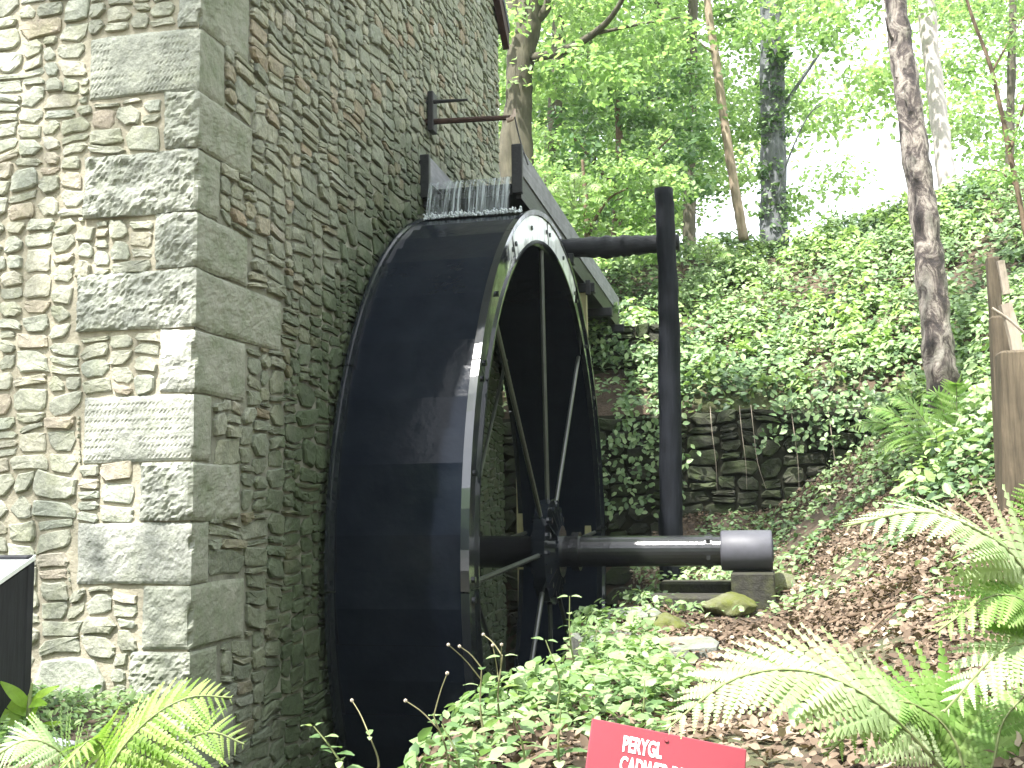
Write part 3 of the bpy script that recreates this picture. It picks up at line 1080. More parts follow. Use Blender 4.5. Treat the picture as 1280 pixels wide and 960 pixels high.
# foam where it strikes the buckets: many small droplets and ridges
V, F, n0 = [], [], 0
for k in range(420):
    x = rng.uniform(XL + .03, XR + .06)
    y = Y0 - .16 + rng.normal(0, .035)
    zz = WC[2] + math.sqrt(max(RO ** 2 - (y - WC[1]) ** 2, 0)) + abs(rng.normal(0, .018)) + .004
    r = rng.uniform(.004, .013)
    V += [(x + r, y, zz), (x - r, y, zz), (x, y + r, zz), (x, y - r, zz), (x, y, zz + r), (x, y, zz - r)]
    F += [tuple(n0 + i for i in f) for f in ((0, 2, 4), (2, 1, 4), (1, 3, 4), (3, 0, 4), (2, 0, 5), (1, 2, 5), (3, 1, 5), (0, 3, 5))]
    n0 += 6
o = obj('splash', V, F, M['foam'], smooth=True)
tagp(o, kind='stuff', label='white splash where falling water strikes the wheel')

# water film on top of the outer rim, whitened to paint the reflected sky
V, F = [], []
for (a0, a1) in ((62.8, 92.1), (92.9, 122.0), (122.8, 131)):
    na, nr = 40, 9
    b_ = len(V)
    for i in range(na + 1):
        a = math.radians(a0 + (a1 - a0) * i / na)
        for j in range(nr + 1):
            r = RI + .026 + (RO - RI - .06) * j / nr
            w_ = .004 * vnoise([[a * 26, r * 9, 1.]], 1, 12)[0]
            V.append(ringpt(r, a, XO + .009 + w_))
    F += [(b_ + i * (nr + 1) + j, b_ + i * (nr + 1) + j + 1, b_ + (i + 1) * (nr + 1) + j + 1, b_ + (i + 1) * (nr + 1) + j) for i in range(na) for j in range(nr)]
o = obj('rim_sheen', V, F, M['film'], smooth=True)
tagp(o, kind='stuff', label='water film on the top of the wheel rim, whitened to imitate reflected sky')

# upright post and log brace
pst = thing('tarred_post', (1.76, 5.3, .35), 'tall dark tarred post standing behind the axle with a log brace', 'post')
pa = [onY(840, 735, 5.3), onY(838, 600, 5.3), onY(837, 450, 5.3), onY(834, 330, 5.3), onY(830, 236, 5.3)]
MB().tube(*resample(pa, [.105, .10, .10, .088, .084], 40), 18, .10, 3).build('upright', M['darkpost'], pst, smooth=True)
la = [(.02, 5.47, 3.45), onY(705, 311, 5.47), onY(760, 309, 5.47), onY(800, 306, 5.47), onY(849, 303, 5.47)]
MB().tube(*resample(la, [.085, .088, .105, .088, .075], 40), 18, .16, 8).build('log_brace', M['darklog'], pst, smooth=True)

# ------------------------------------------------------------------ dry stone retaining walls
for (nm, lab, xa, xb, yy, za, zb, seed) in (
        ('retaining_wall', 'long dark mossy dry stone retaining wall under the leafy bank', -1.2, 4.1, 8.0, -1.5, 2.12, 5),
        ('retaining_wall', 'short upper rubble wall carrying the far end of the trough', -.6, 1.5, 9.2, 2.1, 3.35, 8)):
    t_ = thing(nm, ((xa + xb) / 2, yy, za), lab, 'stone wall')
    MB().box(((xa + xb) / 2, yy + .22, (za + zb) / 2 - .02), (xb - xa, .36, zb - za - .06)).build('wall_core', M['earth_joint'], t_)
    rs = random.Random(seed)
    wp = make_warp(.06, 2.6, seed)
    for r in rubble_rects(xb - xa, zb - za, .036, .026, [6, 7, 8, 9, 10, 12, 14], [3, 4, 5, 6, 7, 8, 9], lambda u, v: False, rs, 2):
        V, F = stone_shape(r, rs, .022, rs.uniform(.05, .10), wp)
        P = np.stack([V[:, 0] + xa, yy + .05 - V[:, 2] * 1.0, V[:, 1] + za], -1)
        if P[:, 2].max() < float(ground_z(P[:, 0].mean(), yy - .1)) - .02:
            continue
        obj('stone', P, F, M['mossy'], t_, tint=rs.random())


# ------------------------------------------------------------------ foliage
LEAF = np.array([(0, 0, 0), (.30, -.30, .05), (.66, -.27, .04), (1, 0, -.10), (.66, .27, .04), (.30, .30, .05)])


def leaves(pos, nrm, size, tnt, width=1.0, tang=None):
    n = len(pos)
    nrm = nrm / (np.linalg.norm(nrm, axis=1)[:, None] + 1e-9)
    r = rng.normal(size=(n, 3)) if tang is None else tang
    t = r - nrm * (r * nrm).sum(1)[:, None]
    t /= np.linalg.norm(t, axis=1)[:, None] + 1e-9
    b = np.cross(nrm, t)
    L = LEAF
    V = pos[:, None, :] + size[:, None, None] * (L[None, :, 0:1] * t[:, None, :] + width * L[None, :, 1:2] * b[:, None, :] + L[None, :, 2:3] * nrm[:, None, :])
    base = np.arange(n)[:, None] * 6
    F = np.concatenate([base + [0, 1, 2, 3], base + [0, 3, 4, 5]])
    return V.reshape(-1, 3), F, np.repeat(tnt, 6)


def rand_n(n, up, spread):
    v = rng.normal(size=(n, 3)) * spread + up
    return v / (np.linalg.norm(v, axis=1)[:, None] + 1e-9)


def cover(name, n, xr, yr, dens, size, hmax, mat, spread=.45, label=None, width=1.0, seed=0):
    X, Y = rng.uniform(*xr, n), rng.uniform(*yr, n)
    P = np.stack([X, Y, np.zeros(n)], -1)
    keep = rng.random(n) < dens(X, Y, P)
    X, Y, P = X[keep], Y[keep], P[keep]
    n = len(X)
    cl_ = .5 + .5 * fbm(P, 1.6, seed + 1, 3)
    h = hmax * rng.random(n) ** .7 * np.clip(.35 + .9 * cl_, .15, 1.4)
    P[:, 2] = ground_z(X, Y) + .05 * fbm(P * [1, 1, 0], 1.3, 3, 3) + h
    gn = ground_n(X, Y)
    nr = rand_n(n, gn * .7 + [0, -.15, .5], spread)
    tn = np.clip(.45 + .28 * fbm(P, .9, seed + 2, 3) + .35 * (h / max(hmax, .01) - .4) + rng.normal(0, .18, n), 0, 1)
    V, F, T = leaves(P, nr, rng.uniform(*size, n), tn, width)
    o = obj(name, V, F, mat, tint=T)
    tagp(o, label=label, kind='stuff')
    return o


def d_bank(X, Y, P):
    right = sstep(3.2, 4.0, X + .35 * fbm(P, .9, 5, 2)) * sstep(3.4, 5.2, Y)
    up = (Y > 8.2)
    d = np.where(up, .95, right * .8)
    hole = fbm(P, 1.1, 77, 3)
    d = d * np.where((hole < -.55), .25, 1)
    return d * np.where((np.abs(X - .42) < .55) & (Y < 9.5), .3, 1)


cover('ground_cover', 125000, (-3, 9), (3.4, 14.5), d_bank, (.045, .115), .42, M['cover'], label='dense bramble and ivy leaves covering the bank above the stone wall', seed=10)
def bushes(name, n, xr, yr, dens, rr, hh, per, size, mat, label, tb=.6):
    C_, R_, K_, H_ = [], [], [], []
    X, Y = rng.uniform(*xr, n), rng.uniform(*yr, n)
    P = np.stack([X, Y, np.zeros(n)], -1)
    k_ = rng.random(n) < dens(X, Y, P)
    P = P[k_]
    A, B, T = [], [], []
    for x, y, _ in P:
        r, h, k = rng.uniform(*rr), rng.uniform(*hh), int(rng.uniform(*per))
        a, q = rng.uniform(0, 2 * np.pi, k), np.sqrt(rng.random(k))
        px_, py_ = x + r * q * np.cos(a), y + r * q * np.sin(a)
        zz = ground_z(px_, py_) + h * (1 - q ** 2) * rng.uniform(.7, 1.05, k) + .08
        A.append(np.stack([px_, py_, zz], -1))
        B.append(rand_n(k, np.stack([np.cos(a) * q * .9, np.sin(a) * q * .9 - .15, np.full(k, .75)], -1), .3))
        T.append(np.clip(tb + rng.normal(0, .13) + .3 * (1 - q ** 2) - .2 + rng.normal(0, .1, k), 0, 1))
    A, B, T = np.concatenate(A), np.concatenate(B), np.concatenate(T)
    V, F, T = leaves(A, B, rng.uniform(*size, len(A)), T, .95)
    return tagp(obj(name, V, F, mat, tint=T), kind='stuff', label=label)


bushes('bramble_thicket', 900, (-2.5, 8.5), (3.8, 13.6), lambda X, Y, P: d_bank(X, Y, P) * np.where(fbm(P, .8, 71, 2) > -.2, .95, .3), (.16, .34), (.15, .5), (36, 64), (.04, .13), M['bramble'], 'bright arching bramble clumps standing out of the ivy on the bank')
cover('crest_cover', 9000, (-4, 16), (13.2, 20), lambda X, Y, P: np.full(len(X), .8), (.08, .15), .3, M['cover'], label='leaves along the top of the bank', seed=12)


def d_litter(X, Y, P):
    return np.where((X > 1.25) & (Y < 8.0), .95, 0) * np.where(fbm(P, 1.0, 31, 3) < -.5, .35, 1) * np.where(Y > 5, .6, 1)


cover('leaf_litter', 85000, (1.3, 5.6), (-1.6, 8.0), d_litter, (.022, .058), .035, M['litter'], .55, 'brown fallen leaves carpeting the slope', seed=20)


def d_small(X, Y, P):
    c = fbm(P, 1.5, 61, 3)
    a = np.where((X > 1.3) & (Y < 8) & (Y > 3.4), sstep(.0, .5, c + .22 * sstep(4.2, 6, Y) + .2 * sstep(3.0, 4.6, X)), 0)
    bx = sstep(.25, .6, c) * .3 * ((X > 1.3) & (Y <= 3.4))
    return a + bx


cover('low_weeds', 26000, (1.3, 6), (-1.2, 8.0), d_small, (.03, .08), .12, M['cover'], .5, 'small green weeds growing through the leaf litter', seed=25)


def d_fore(X, Y, P):
    edge = 1.26 + .10 * np.sin(Y * 1.7)
    w_ = 2.15 - .12 * Y + .22 * fbm(P, 2, 44, 2)
    near_sign = ((X > 1.75) & (Y < -.75))
    return ((X > edge - .12) & (X < w_) & (Y < 3.0) & ~near_sign) * np.where(fbm(P, 2.6, 45, 2) < -.12, .18, 1)


cover('weed_patch', 11000, (1.1, 2.6), (-1.5, 3.0), d_fore, (.018, .085), .20, M['weed'], .5, 'pale green low weeds along the edge of the wheel pit', seed=30)


def d_left(X, Y, P):
    return ((Y < -.03) & (X < .75)) * np.where(fbm(P, 2.5, 55, 3) < -.25, .3, 1)


cover('wall_foot_weeds', 15000, (-2.2, .7), (-1.7, -.03), d_left, (.015, .05), .10, M['weed'], .55, 'small mossy weeds at the foot of the front wall', seed=40)


def hanging(n, wall_y, xr, zr, seed):
    X = rng.uniform(*xr, n)
    Z = zr[1] - (zr[1] - zr[0]) * rng.random(n) ** 1.6
    P = np.stack([X, np.full(n, wall_y), Z], -1)
    keep = fbm(P, 1.5, seed, 3) + .5 * (Z - zr[0]) / (zr[1] - zr[0]) > .42
    P = P[keep]
    P[:, 1] -= rng.uniform(.03, .2, len(P))
    return leaves(P, rand_n(len(P), np.array([0, -.8, .5]), .4), rng.uniform(.05, .1, len(P)), rng.uniform(.1, .9, len(P)))


V, F, T = hanging(1900, 7.95, (.2, 4.2), (.9, 2.2), 91)
tagp(obj('trailing_ivy', V, F, M['cover'], tint=T), kind='stuff', label='ivy trailing down the face of the retaining wall')
V, F, T = hanging(3600, 9.12, (-.4, 2.1), (2.3, 3.55), 95)
tagp(obj('trailing_ivy', V, F, M['cover'], tint=T), kind='stuff', label='ivy clinging to the short upper rubble wall')
mb = MB()
for k in range(5):                                    # bare hanging stems
    x = rng.uniform(1.6, 3.8)
    p = np.array([x, 7.86, 2.08])
    mb.tube(*resample([p + [0, .1, .05], p + [.02, -.06, -.25], p + [.05, -.05, -.6], p + [rng.uniform(.0, .15), -.04, -.9]], [.004, .004, .003, .002], 10), 5)
o = mb.build('hanging_stems', M['palestick'])
tagp(o, kind='stuff', label='thin bare stems hanging over the retaining wall')


# ------------------------------------------------------------------ trees
def clumps(centres, radii, per, size, flat=.55, tbase=.5, tilt=.6):
    P, Nn, T = [], [], []
    for c, r, k in zip(centres, radii, per):
        d = rng.normal(size=(k, 3))
        d /= np.linalg.norm(d, axis=1)[:, None]
        rad = r * rng.random(k)[:, None] ** .45
        q = d * rad * np.array([1, 1, flat])
        P.append(np.asarray(c) + q)
        Nn.append(rand_n(k, np.array([0, -.1, .8]) + d * .35, tilt))
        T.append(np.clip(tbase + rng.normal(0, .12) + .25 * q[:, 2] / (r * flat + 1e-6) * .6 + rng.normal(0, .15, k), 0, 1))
    P, Nn, T = np.concatenate(P), np.concatenate(Nn), np.concatenate(T)
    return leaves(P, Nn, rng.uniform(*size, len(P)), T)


def tree(name, label, cat, path, rad, bark, limbs=(), crown=None, crown_mat=None, segs=14, wob=.12, seed=0, group=None, n=40, crown_name='crown'):
    path = [np.asarray(p, float) for p in path]
    base = path[0]
    t_ = thing(name, tuple(base), label, cat, group)
    MB().tube(*resample(path, rad, n), segs, wob, seed).build('trunk', bark, t_, smooth=True)
    for lp, lr in limbs:
        MB().tube(*resample([np.asarray(p, float) for p in lp], lr, 16), 8, wob, seed + 3).build('limb', bark, t_, smooth=True)
    if crown is not None:
        V, F, T = crown
        obj(crown_name, V, F, crown_mat, t_, tint=T)
    return t_


def cloud(fn, n, Yr, box, rr, per, size, flat=.5, tbase=.5):
    """leaf clumps whose centres fall in a world volume seen through the picture region box"""
    C_, R_, K_ = [], [], []
    for _ in range(n):
        for _try in range(20):
            x, y, Y = rng.uniform(box[0], box[2]), rng.uniform(box[1], box[3]), rng.uniform(*Yr)
            if fn is None or rng.random() < fn(x, y):
                break
        else:
            continue
        C_.append(onY(x, y, Y))
        R_.append(rng.uniform(*rr))
        K_.append(int(rng.uniform(*per)))
    return clumps(C_, R_, K_, size, flat, tbase)


# beech with forked stem left of the trough
YB = 11.2
bp = [onY(655, 300, YB), onY(651, 215, YB), onY(648, 130, YB), onY(652, 70, YB), onY(662, 10, YB), onY(672, -120, YB), onY(690, -330, YB)]
bl = [([onY(640, 240, YB - .1), onY(634, 190, YB - .1), onY(641, 130, YB)], [.16, .15, .12]),
      ([onY(648, 60, YB), onY(641, 5, YB), onY(636, -120, YB)], [.16, .11, .08]),
      ([onY(660, 72, YB), onY(700, 65, YB - .4), onY(745, 40, YB - .8), onY(775, 5, YB - 1.2), onY(800, -60, YB - 1.5)], [.075, .065, .05, .035, .02]),
      ([onY(745, 42, YB - .8), onY(800, 30, YB - .9), onY(850, 22, YB - 1)], [.03, .02, .01]),
      ([onY(664, 30, YB), onY(685, 5, YB), onY(700, -60, YB)], [.10, .08, .06])]
tree('beech_tree', 'smooth forked beech trunk with limb reaching right behind the trough', 'tree', bp, [.24, .21, .20, .22, .20, .17, .1], M['bark'], bl,
     cloud(None, 80, (9.6, 13.5), (600, -330, 830, 110), (.4, .8), (60, 120), (.09, .15), .4, .62), M['crown'], seed=2)

# slender tree, ivy trunk, two birches
YS = 12.6
sp = [onY(930, 300, YS), onY(921, 250, YS), onY(908, 170, YS), onY(897, 90, YS), onY(884, 0, YS), onY(870, -150, YS), onY(860, -320, YS)]
tree('slender_tree', 'slender pale brown leaning tree rising from the crest of the bank', 'tree', sp, [.08, .075, .07, .068, .06, .05, .03], M['bark_warm'],
     [([onY(893, 66, YS), onY(880, 58, YS - .2), onY(866, 45, YS - .4)], [.025, .018, .008])],
     cloud(lambda x, y: .9, 34, (11.5, 14.5), (800, -260, 980, 60), (.35, .7), (40, 80), (.08, .13), .4, .5), M['crown'], seed=4)
YI = 13.4
ip = [onY(968, 310, YI), onY(967, 240, YI), onY(966, 150, YI), onY(965, 60, YI), onY(964, -60, YI), onY(966, -300, YI)]
il = [([onY(968, 150, YI), onY(1005, 95, YI), onY(1040, 45, YI - .3), onY(1062, 20, YI - .6)], [.035, .03, .02, .012]),
      ([onY(970, 255, YI - .25), onY(985, 200, YI - .5), onY(1010, 145, YI - .7), onY(1030, 130, YI - .9)], [.02, .016, .012, .006])]
tree('ivy_clad_tree', 'straight dark blue grey trunk wrapped in ivy standing on the crest', 'tree', ip, [.24, .21, .20, .20, .18, .1], M['bark_ivy'], il,
     cloud(lambda x, y: .9 if x < 1010 else .5, 64, (10.8, 15.0), (930, -280, 1130, 120), (.35, .7), (35, 80), (.08, .14), .4, .6), M['crown'], seed=6)
V, F, T = cloud(None, 60, (13.15, 13.35), (951, 60, 984, 285), (.10, .18), (14, 30), (.06, .11), 1.0, .35)
tagp(obj('ivy', V, F, M['cover'], tint=T), 'ivy leaves growing up the straight dark trunk', 'ivy')
YR = 7.0
rp_ = [onY(1182, 515, YR), onY(1177, 470, YR), onY(1168, 390, YR), onY(1158, 290, YR), onY(1143, 180, YR), onY(1128, 70, YR), onY(1116, -20, YR), onY(1095, -200, YR), onY(1080, -420, YR)]
tree('birch_tree', 'nearest birch trunk with rough dark patches leaning left on the bank', 'tree', rp_, [.175, .165, .15, .14, .128, .12, .115, .09, .04], M['birch'],
     [([onY(1126, 60, YR), onY(1113, 45, YR - .1), onY(1106, 20, YR - .2)], [.03, .016, .006]),
      ([onY(1135, 120, YR), onY(1124, 100, YR - .05), onY(1119, 96, YR - .1)], [.03, .018, .006]),
      ([onY(1108, -70, YR), onY(1150, -150, YR - .3), onY(1200, -230, YR - .8)], [.05, .03, .01])],
     cloud(None, 36, (5.8, 8.5), (980, -420, 1250, -110), (.3, .6), (40, 80), (.05, .08), .5, .6), M['crown'], seed=8, n=70, wob=.16)
YW = 14.5
wp_ = [onY(1190, 290, YW), onY(1185, 240, YW), onY(1178, 180, YW), onY(1168, 100, YW), onY(1158, 0, YW), onY(1150, -200, YW), onY(1140, -400, YW)]
tree('birch_tree', 'far birch with a clean white trunk behind the nearest birch', 'tree', wp_, [.16, .15, .15, .14, .14, .11, .05], M['birch_pale'],
     (), cloud(None, 34, (13, 16), (1090, -350, 1260, 20), (.35, .7), (35, 70), (.08, .13), .45, .5), M['crown'], seed=10)

# sapling with drooping branches at the right edge
YT = 9.0
sp = [onY(1290, 330, YT), onY(1262, 190, YT), onY(1240, 90, YT), onY(1215, 20, YT), onY(1190, -60, YT)]
sl_ = [([onY(1262, 190, YT), onY(1285, 120, YT), onY(1310, 90, YT)], [.02, .014, .006]), ([onY(1240, 90, YT), onY(1262, 50, YT), onY(1280, 20, YT)], [.016, .01, .005]),
       ([onY(1272, 235, YT), onY(1250, 215, YT), onY(1225, 212, YT)], [.014, .01, .004])]
tree('sapling', 'thin dark sapling with sparse leaves at the right edge above the stakes', 'sapling', sp, [.035, .03, .025, .02, .01], M['twig'], sl_,
     cloud(lambda x, y: .95, 26, (8.2, 10), (1205, 30, 1300, 260), (.15, .32), (18, 40), (.05, .09), .45, .45), M['crown'], seed=12, n=24, segs=8)

# unseen tree on the right bank, crown added to shade the retaining wall and wheel
C_ = [np.array([rng.uniform(-.2, 2.6), rng.uniform(1.8, 4.6), rng.uniform(8.2, 10.5)]) for _ in range(36)]
tree('shade_oak', 'unseen oak on the right bank, its crown placed to shade the retaining wall and waterwheel', 'tree', [(7.6, 2.2, 2.2), (7.4, 2.2, 5), (6.9, 2.3, 8), (6.2, 2.3, 11)], [.3, .26, .22, .12], M['bark'],
     [([(7.0, 2.3, 7.5), (5.2, 2.4, 9.2), (3.2, 2.6, 9.8), (1.2, 2.9, 10)], [.16, .12, .08, .03])], clumps(C_, rng.uniform(.5, .9, 36), [70] * 36, (.10, .16), .5, .5), M['crown'], seed=17)

# unseen tree left behind the viewer, thin crown added to filter sun on the front wall
C_ = []
while len(C_) < 42:
    q = np.array([-.5, 0, 1.8]) + TOSUN * rng.uniform(11, 15) + np.array([rng.uniform(-2.3, 1.0), 0, rng.uniform(-3.4, 3.4)])
    C_.append(q)
tree('sun_filter_tree', 'unseen slim tree with a thin crown placed to filter the sun on the front wall', 'tree', [(-6.5, -7.5, -.6), (-6.4, -7.4, 4), (-6.0, -7.2, 9), (-5.2, -6.8, 14), (-4.6, -6.5, 17)], [.2, .18, .15, .09, .03], M['bark'],
     [([(-6.0, -7.2, 9), (-4.8, -6.6, 11), (-3.9, -6.0, 12)], [.08, .06, .02])], clumps(C_, rng.uniform(.5, .9, 42), [34] * 42, (.10, .17), .6, .5), M['crown'], seed=19)

# evergreen shrubs and leafy saplings in the left half of the wood
tree('evergreen_shrub', 'dark evergreen shrub filling the gap behind the tarred post', 'shrub', [onY(770, 300, 12.0), onY(775, 200, 12.2), onY(770, 110, 12.2)], [.09, .07, .03], M['twig'],
     [([onY(772, 250, 12.1), onY(800, 210, 12), onY(840, 170, 11.8)], [.04, .03, .01]), ([onY(772, 240, 12.1), onY(740, 200, 12), onY(715, 170, 11.8)], [.04, .03, .01])],
     cloud(lambda x, y: 1, 80, (11.2, 13.2), (700, 90, 885, 270), (.25, .55), (35, 75), (.08, .14), .45, .55), M['laurel'], seed=14)
tree('hazel_bush', 'bright leafy bush lit by the sun just behind the trough', 'shrub', [onY(735, 310, 10.6), onY(732, 250, 10.7), onY(728, 200, 10.7)], [.05, .04, .02], M['twig'],
     [([onY(734, 290, 10.6), onY(760, 250, 10.5), onY(785, 235, 10.4)], [.03, .02, .01])],
     cloud(lambda x, y: 1 if y > 190 + (x - 690) * .05 else .3, 55, (10.0, 11.0), (675, 180, 850, 330), (.2, .4), (40, 80), (.06, .11), .45, .72), M['crown'], seed=15)
far = [(690, 19, .20, 'far grey trunk just right of the forked beech', 705), (735, 21, .24, 'far trunk half hidden by leaves above the hazel', 735), (815, 24, .22, 'far thin trunk above the evergreen shrub', 822), (862, 20, .16, 'far trunk left of the slender leaning tree', 868), (1262, 24, .12, 'far thin trunk at the right above the stakes', 1268)]
for k, (x, Yt, r, lab, x2) in enumerate(far):
    dens = 1 if x < 900 else .4
    w_ = 150 if x < 900 else 110
    cr = cloud(lambda xx, yy: 1, int(95 * dens), (Yt - 2.5, Yt + 2.5), (x - w_, -320, x + w_, 235 if x < 880 else 70), (.5, 1.1), (110, 190), (.09, .16), .45, .6)
    tree('woodland_tree', lab, 'tree', [onY(x, 330, Yt), onY(x, 200, Yt), onY((x + x2) / 2, 60, Yt), onY(x2, -150, Yt), onY(x2, -400, Yt)], [r, r * .9, r * .8, r * .6, r * .3], M['bark'], (), cr, M['crown'], seed=20 + k, group='trees standing back in the wood', n=24, segs=10)
# far wood: one mass of foliage beyond the crest
V, F, T = cloud(lambda x, y: 1.0 if x < 850 else (.35 if x < 930 or x > 1190 else (.28 if y < 160 else .02)), 330, (27, 36), (480, -150, 1500, 300), (.9, 1.8), (230, 330), (.15, .25), .6, .7)
tagp(obj('far_woodland', V, F, M['crown'], tint=T), kind='stuff', label='distant bright green woodland beyond the crest of the bank')
# woods that stand around behind the viewer (they shade the valley and mirror in the wet iron)
C_, R_, K_ = [], [], []
for k in range(300):
    a = rng.uniform(math.radians(-150), math.radians(18))
    d = rng.uniform(13, 20)
    c = np.array([2.5 + d * math.cos(a), d * math.sin(a) - 1, rng.uniform(1, 15 if math.degrees(a) > -85 else 7)])
    C_.append(c)
    R_.append(rng.uniform(1.2, 2.2))
    K_.append(110)
V, F, T = clumps(C_, R_, K_, (.3, .5), .7, .4)
tagp(obj('valley_woodland', V, F, M['crown'], tint=T), kind='stuff', label='woodland of the valley around the mill')


# ------------------------------------------------------------------ ferns
def pinna_mesh(name, mat, tnt):
    V, F = [(0, 0, 0)], []
    n = 11
    L = []
    for i in range(n):
        s = i / n
        w_ = .165 * (1 - s) ** .75 * (1 if i else .7)
        L.append((s, w_))
    mid = [(s, 0, .012 * math.sin(s * 3.14) - .10 * s * s) for s, _ in L] + [(1, 0, -.10)]
    V = list(mid)
    for sgn in (-1, 1):
        for i, (s, w_) in enumerate(L):
            z0 = mid[i][2]
            a = len(V)
            V.append((s + .040, sgn * w_, z0 - .022))
            V.append((s + .094, sgn * w_ * .86, z0 - .012))
            q = (i, a, a + 1, i + 1)
            F.append(q if sgn > 0 else q[::-1])
    return mesh(name, V, F, mat, tnt)


PIN = [pinna_mesh('leaflet', M['fern'], v) for v in (.2, .5, .75)]
PINY = [pinna_mesh('leaflet', M['fernyellow'], v) for v in (.3, .8)]
PINP = [pinna_mesh('leaflet', M['fernpale'], v) for v in (.3, .7)]


def frond(parent, pts, Lmax, n, pins, up=(0, 0, 1), start=.12, wid=1.0, lean=.35, rach=.006, droop=.15):
    Q, R_ = resample(pts, [rach, rach * .8] + [rach * .5] * (len(pts) - 2), max(10, 4 * len(pts)))
    f_ = MB().tube(Q, R_, 6).build('frond', M['stem'], parent)
    t = np.linspace(start, .985, n)
    Qt, _ = resample(pts, 1, 200)
    for k, s in enumerate(t):
        i = min(int(s * 199), 197)
        p, tg = Qt[i], Qt[min(i + 4, 199)] - Qt[max(i - 4, 0)]
        tg = tg / np.linalg.norm(tg)
        upv = np.asarray(up, float)
        sd = np.cross(tg, upv)
        sd /= np.linalg.norm(sd) + 1e-9
        nn = np.cross(sd, tg)
        L = Lmax * max(.06, min(1, (s - start * .5) / .28) ** .7 * (1 - s) ** .62 * 1.28)
        for sg in (-1, 1):
            d = sd * sg * math.cos(lean) + tg * math.sin(lean + .25 * s) - nn * droop + rng.normal(0, .04, 3)
            d /= np.linalg.norm(d)
            y = np.cross(nn, d)
            y /= np.linalg.norm(y)
            z_ = np.cross(d, y)
            ln = L * rng.uniform(.92, 1.06)
            o = bpy.data.objects.new('leaflet', pins[int(rng.integers(len(pins)))])
            COL.objects.link(o)
            o.parent = f_
            w_ = ln * wid
            pp_ = p + rng.normal(0, .001, 3)
            o.matrix_basis = Matrix([[d[r] * ln, y[r] * w_, z_[r] * ln, pp_[r]] for r in range(3)] + [[0, 0, 0, 1]])
    return f_


fA = thing('fern', tuple(atD(1215, 1010, 3.0)), 'large fern at bottom right with a white sunlit frond drooping over the sign', 'fern', 'ferns on the slope')
b_ = atD(1215, 1010, 3.0)
frond(fA, [b_, atD(1150, 930, 2.95), atD(1080, 868, 2.9), atD(1000, 838, 2.85), atD(915, 850, 2.8), atD(832, 912, 2.75)], .29, 23, PINP, up=(-.2, -.6, .75), lean=.72)
frond(fA, [b_, atD(1195, 930, 3.05), atD(1160, 890, 3.05), atD(1110, 880, 3.0), atD(1030, 945, 2.9)], .25, 21, PIN, up=(-.2, -.6, .75), lean=.72)
frond(fA, [b_, atD(1210, 940, 3.1), atD(1185, 885, 3.15), atD(1140, 845, 3.2)], .17, 18, PIN, up=(.1, -.8, .6), lean=.72)
frond(fA, [b_, atD(1240, 960, 3.0), atD(1255, 900, 3.05), atD(1300, 850, 3.1)], .2, 18, PIN, up=(.1, -.8, .6), lean=.72)
fB = thing('fern', tuple(atD(1330, 960, 2.9)), 'tall fern at the right edge spreading pale green fronds to the left', 'fern', 'ferns on the slope')
b_ = atD(1330, 960, 2.9)
frond(fB, [b_, atD(1318, 800, 2.9), atD(1275, 705, 2.85), atD(1220, 662, 2.8), atD(1150, 640, 2.75), atD(1055, 658, 2.7)], .26, 23, PINP, up=(-.35, -.55, .75), lean=.72)
frond(fB, [b_, atD(1325, 830, 2.85), atD(1290, 760, 2.8), atD(1240, 745, 2.75), atD(1170, 790, 2.7)], .23, 20, PIN, up=(-.2, -.6, .75), lean=.72)
frond(fB, [b_, atD(1330, 860, 2.8), atD(1300, 810, 2.75), atD(1250, 815, 2.7), atD(1180, 890, 2.65)], .23, 20, PINP, up=(-.2, -.6, .75), lean=.72)
frond(fB, [b_, atD(1340, 780, 2.9), atD(1310, 660, 2.9), atD(1285, 600, 2.9)], .16, 18, PIN, up=(-.1, -.8, .5), lean=.72)
q = atD(120, 1040, 3.6)
fC = thing('fern', tuple(q), 'bright yellow green fern at the foot of the building corner', 'fern')
frond(fC, [q, atD(135, 965, 3.6), atD(180, 905, 3.6), atD(235, 872, 3.62), atD(290, 872, 3.66)], .25, 23, PINY, up=(-.2, -.75, .6), lean=.35, wid=.55, droop=.3)
frond(fC, [q, atD(175, 985, 3.55), atD(220, 935, 3.55), atD(262, 915, 3.55), atD(305, 930, 3.55)], .21, 19, PINY, up=(-.1, -.75, .6), lean=.35, wid=.55, droop=.3)
frond(fC, [q, atD(95, 975, 3.5), atD(75, 940, 3.45), atD(35, 925, 3.4), atD(-15, 950, 3.35)], .20, 24, PINP, up=(-.3, -.6, .7), lean=.5, wid=.8)
frond(fC, [q, atD(125, 975, 3.5), atD(130, 940, 3.42), atD(112, 925, 3.35), atD(75, 965, 3.25)], .18, 22, PINY, up=(-.3, -.6, .7), lean=.5, wid=.8)
q = onY(1197, 585, 5.6)
fD = thing('fern', tuple(q), 'mid green fern on the bank below the nearest birch', 'fern')
for e in ((1060, 535), (1075, 515), (1110, 500), (1165, 492), (1195, 478), (1235, 490), (1090, 565), (1245, 520)):
    m_ = (np.array([1197, 585]) * .35 + np.array(e) * .65) + [0, -22]
    dz = rng.uniform(-.3, .2)
    frond(fD, [q, onY(m_[0], m_[1], 5.6 + dz * .6), onY(e[0], e[1], 5.6 + dz)], .20, 17, PIN, up=(0, -.6, .8), lean=.5, rach=.005)
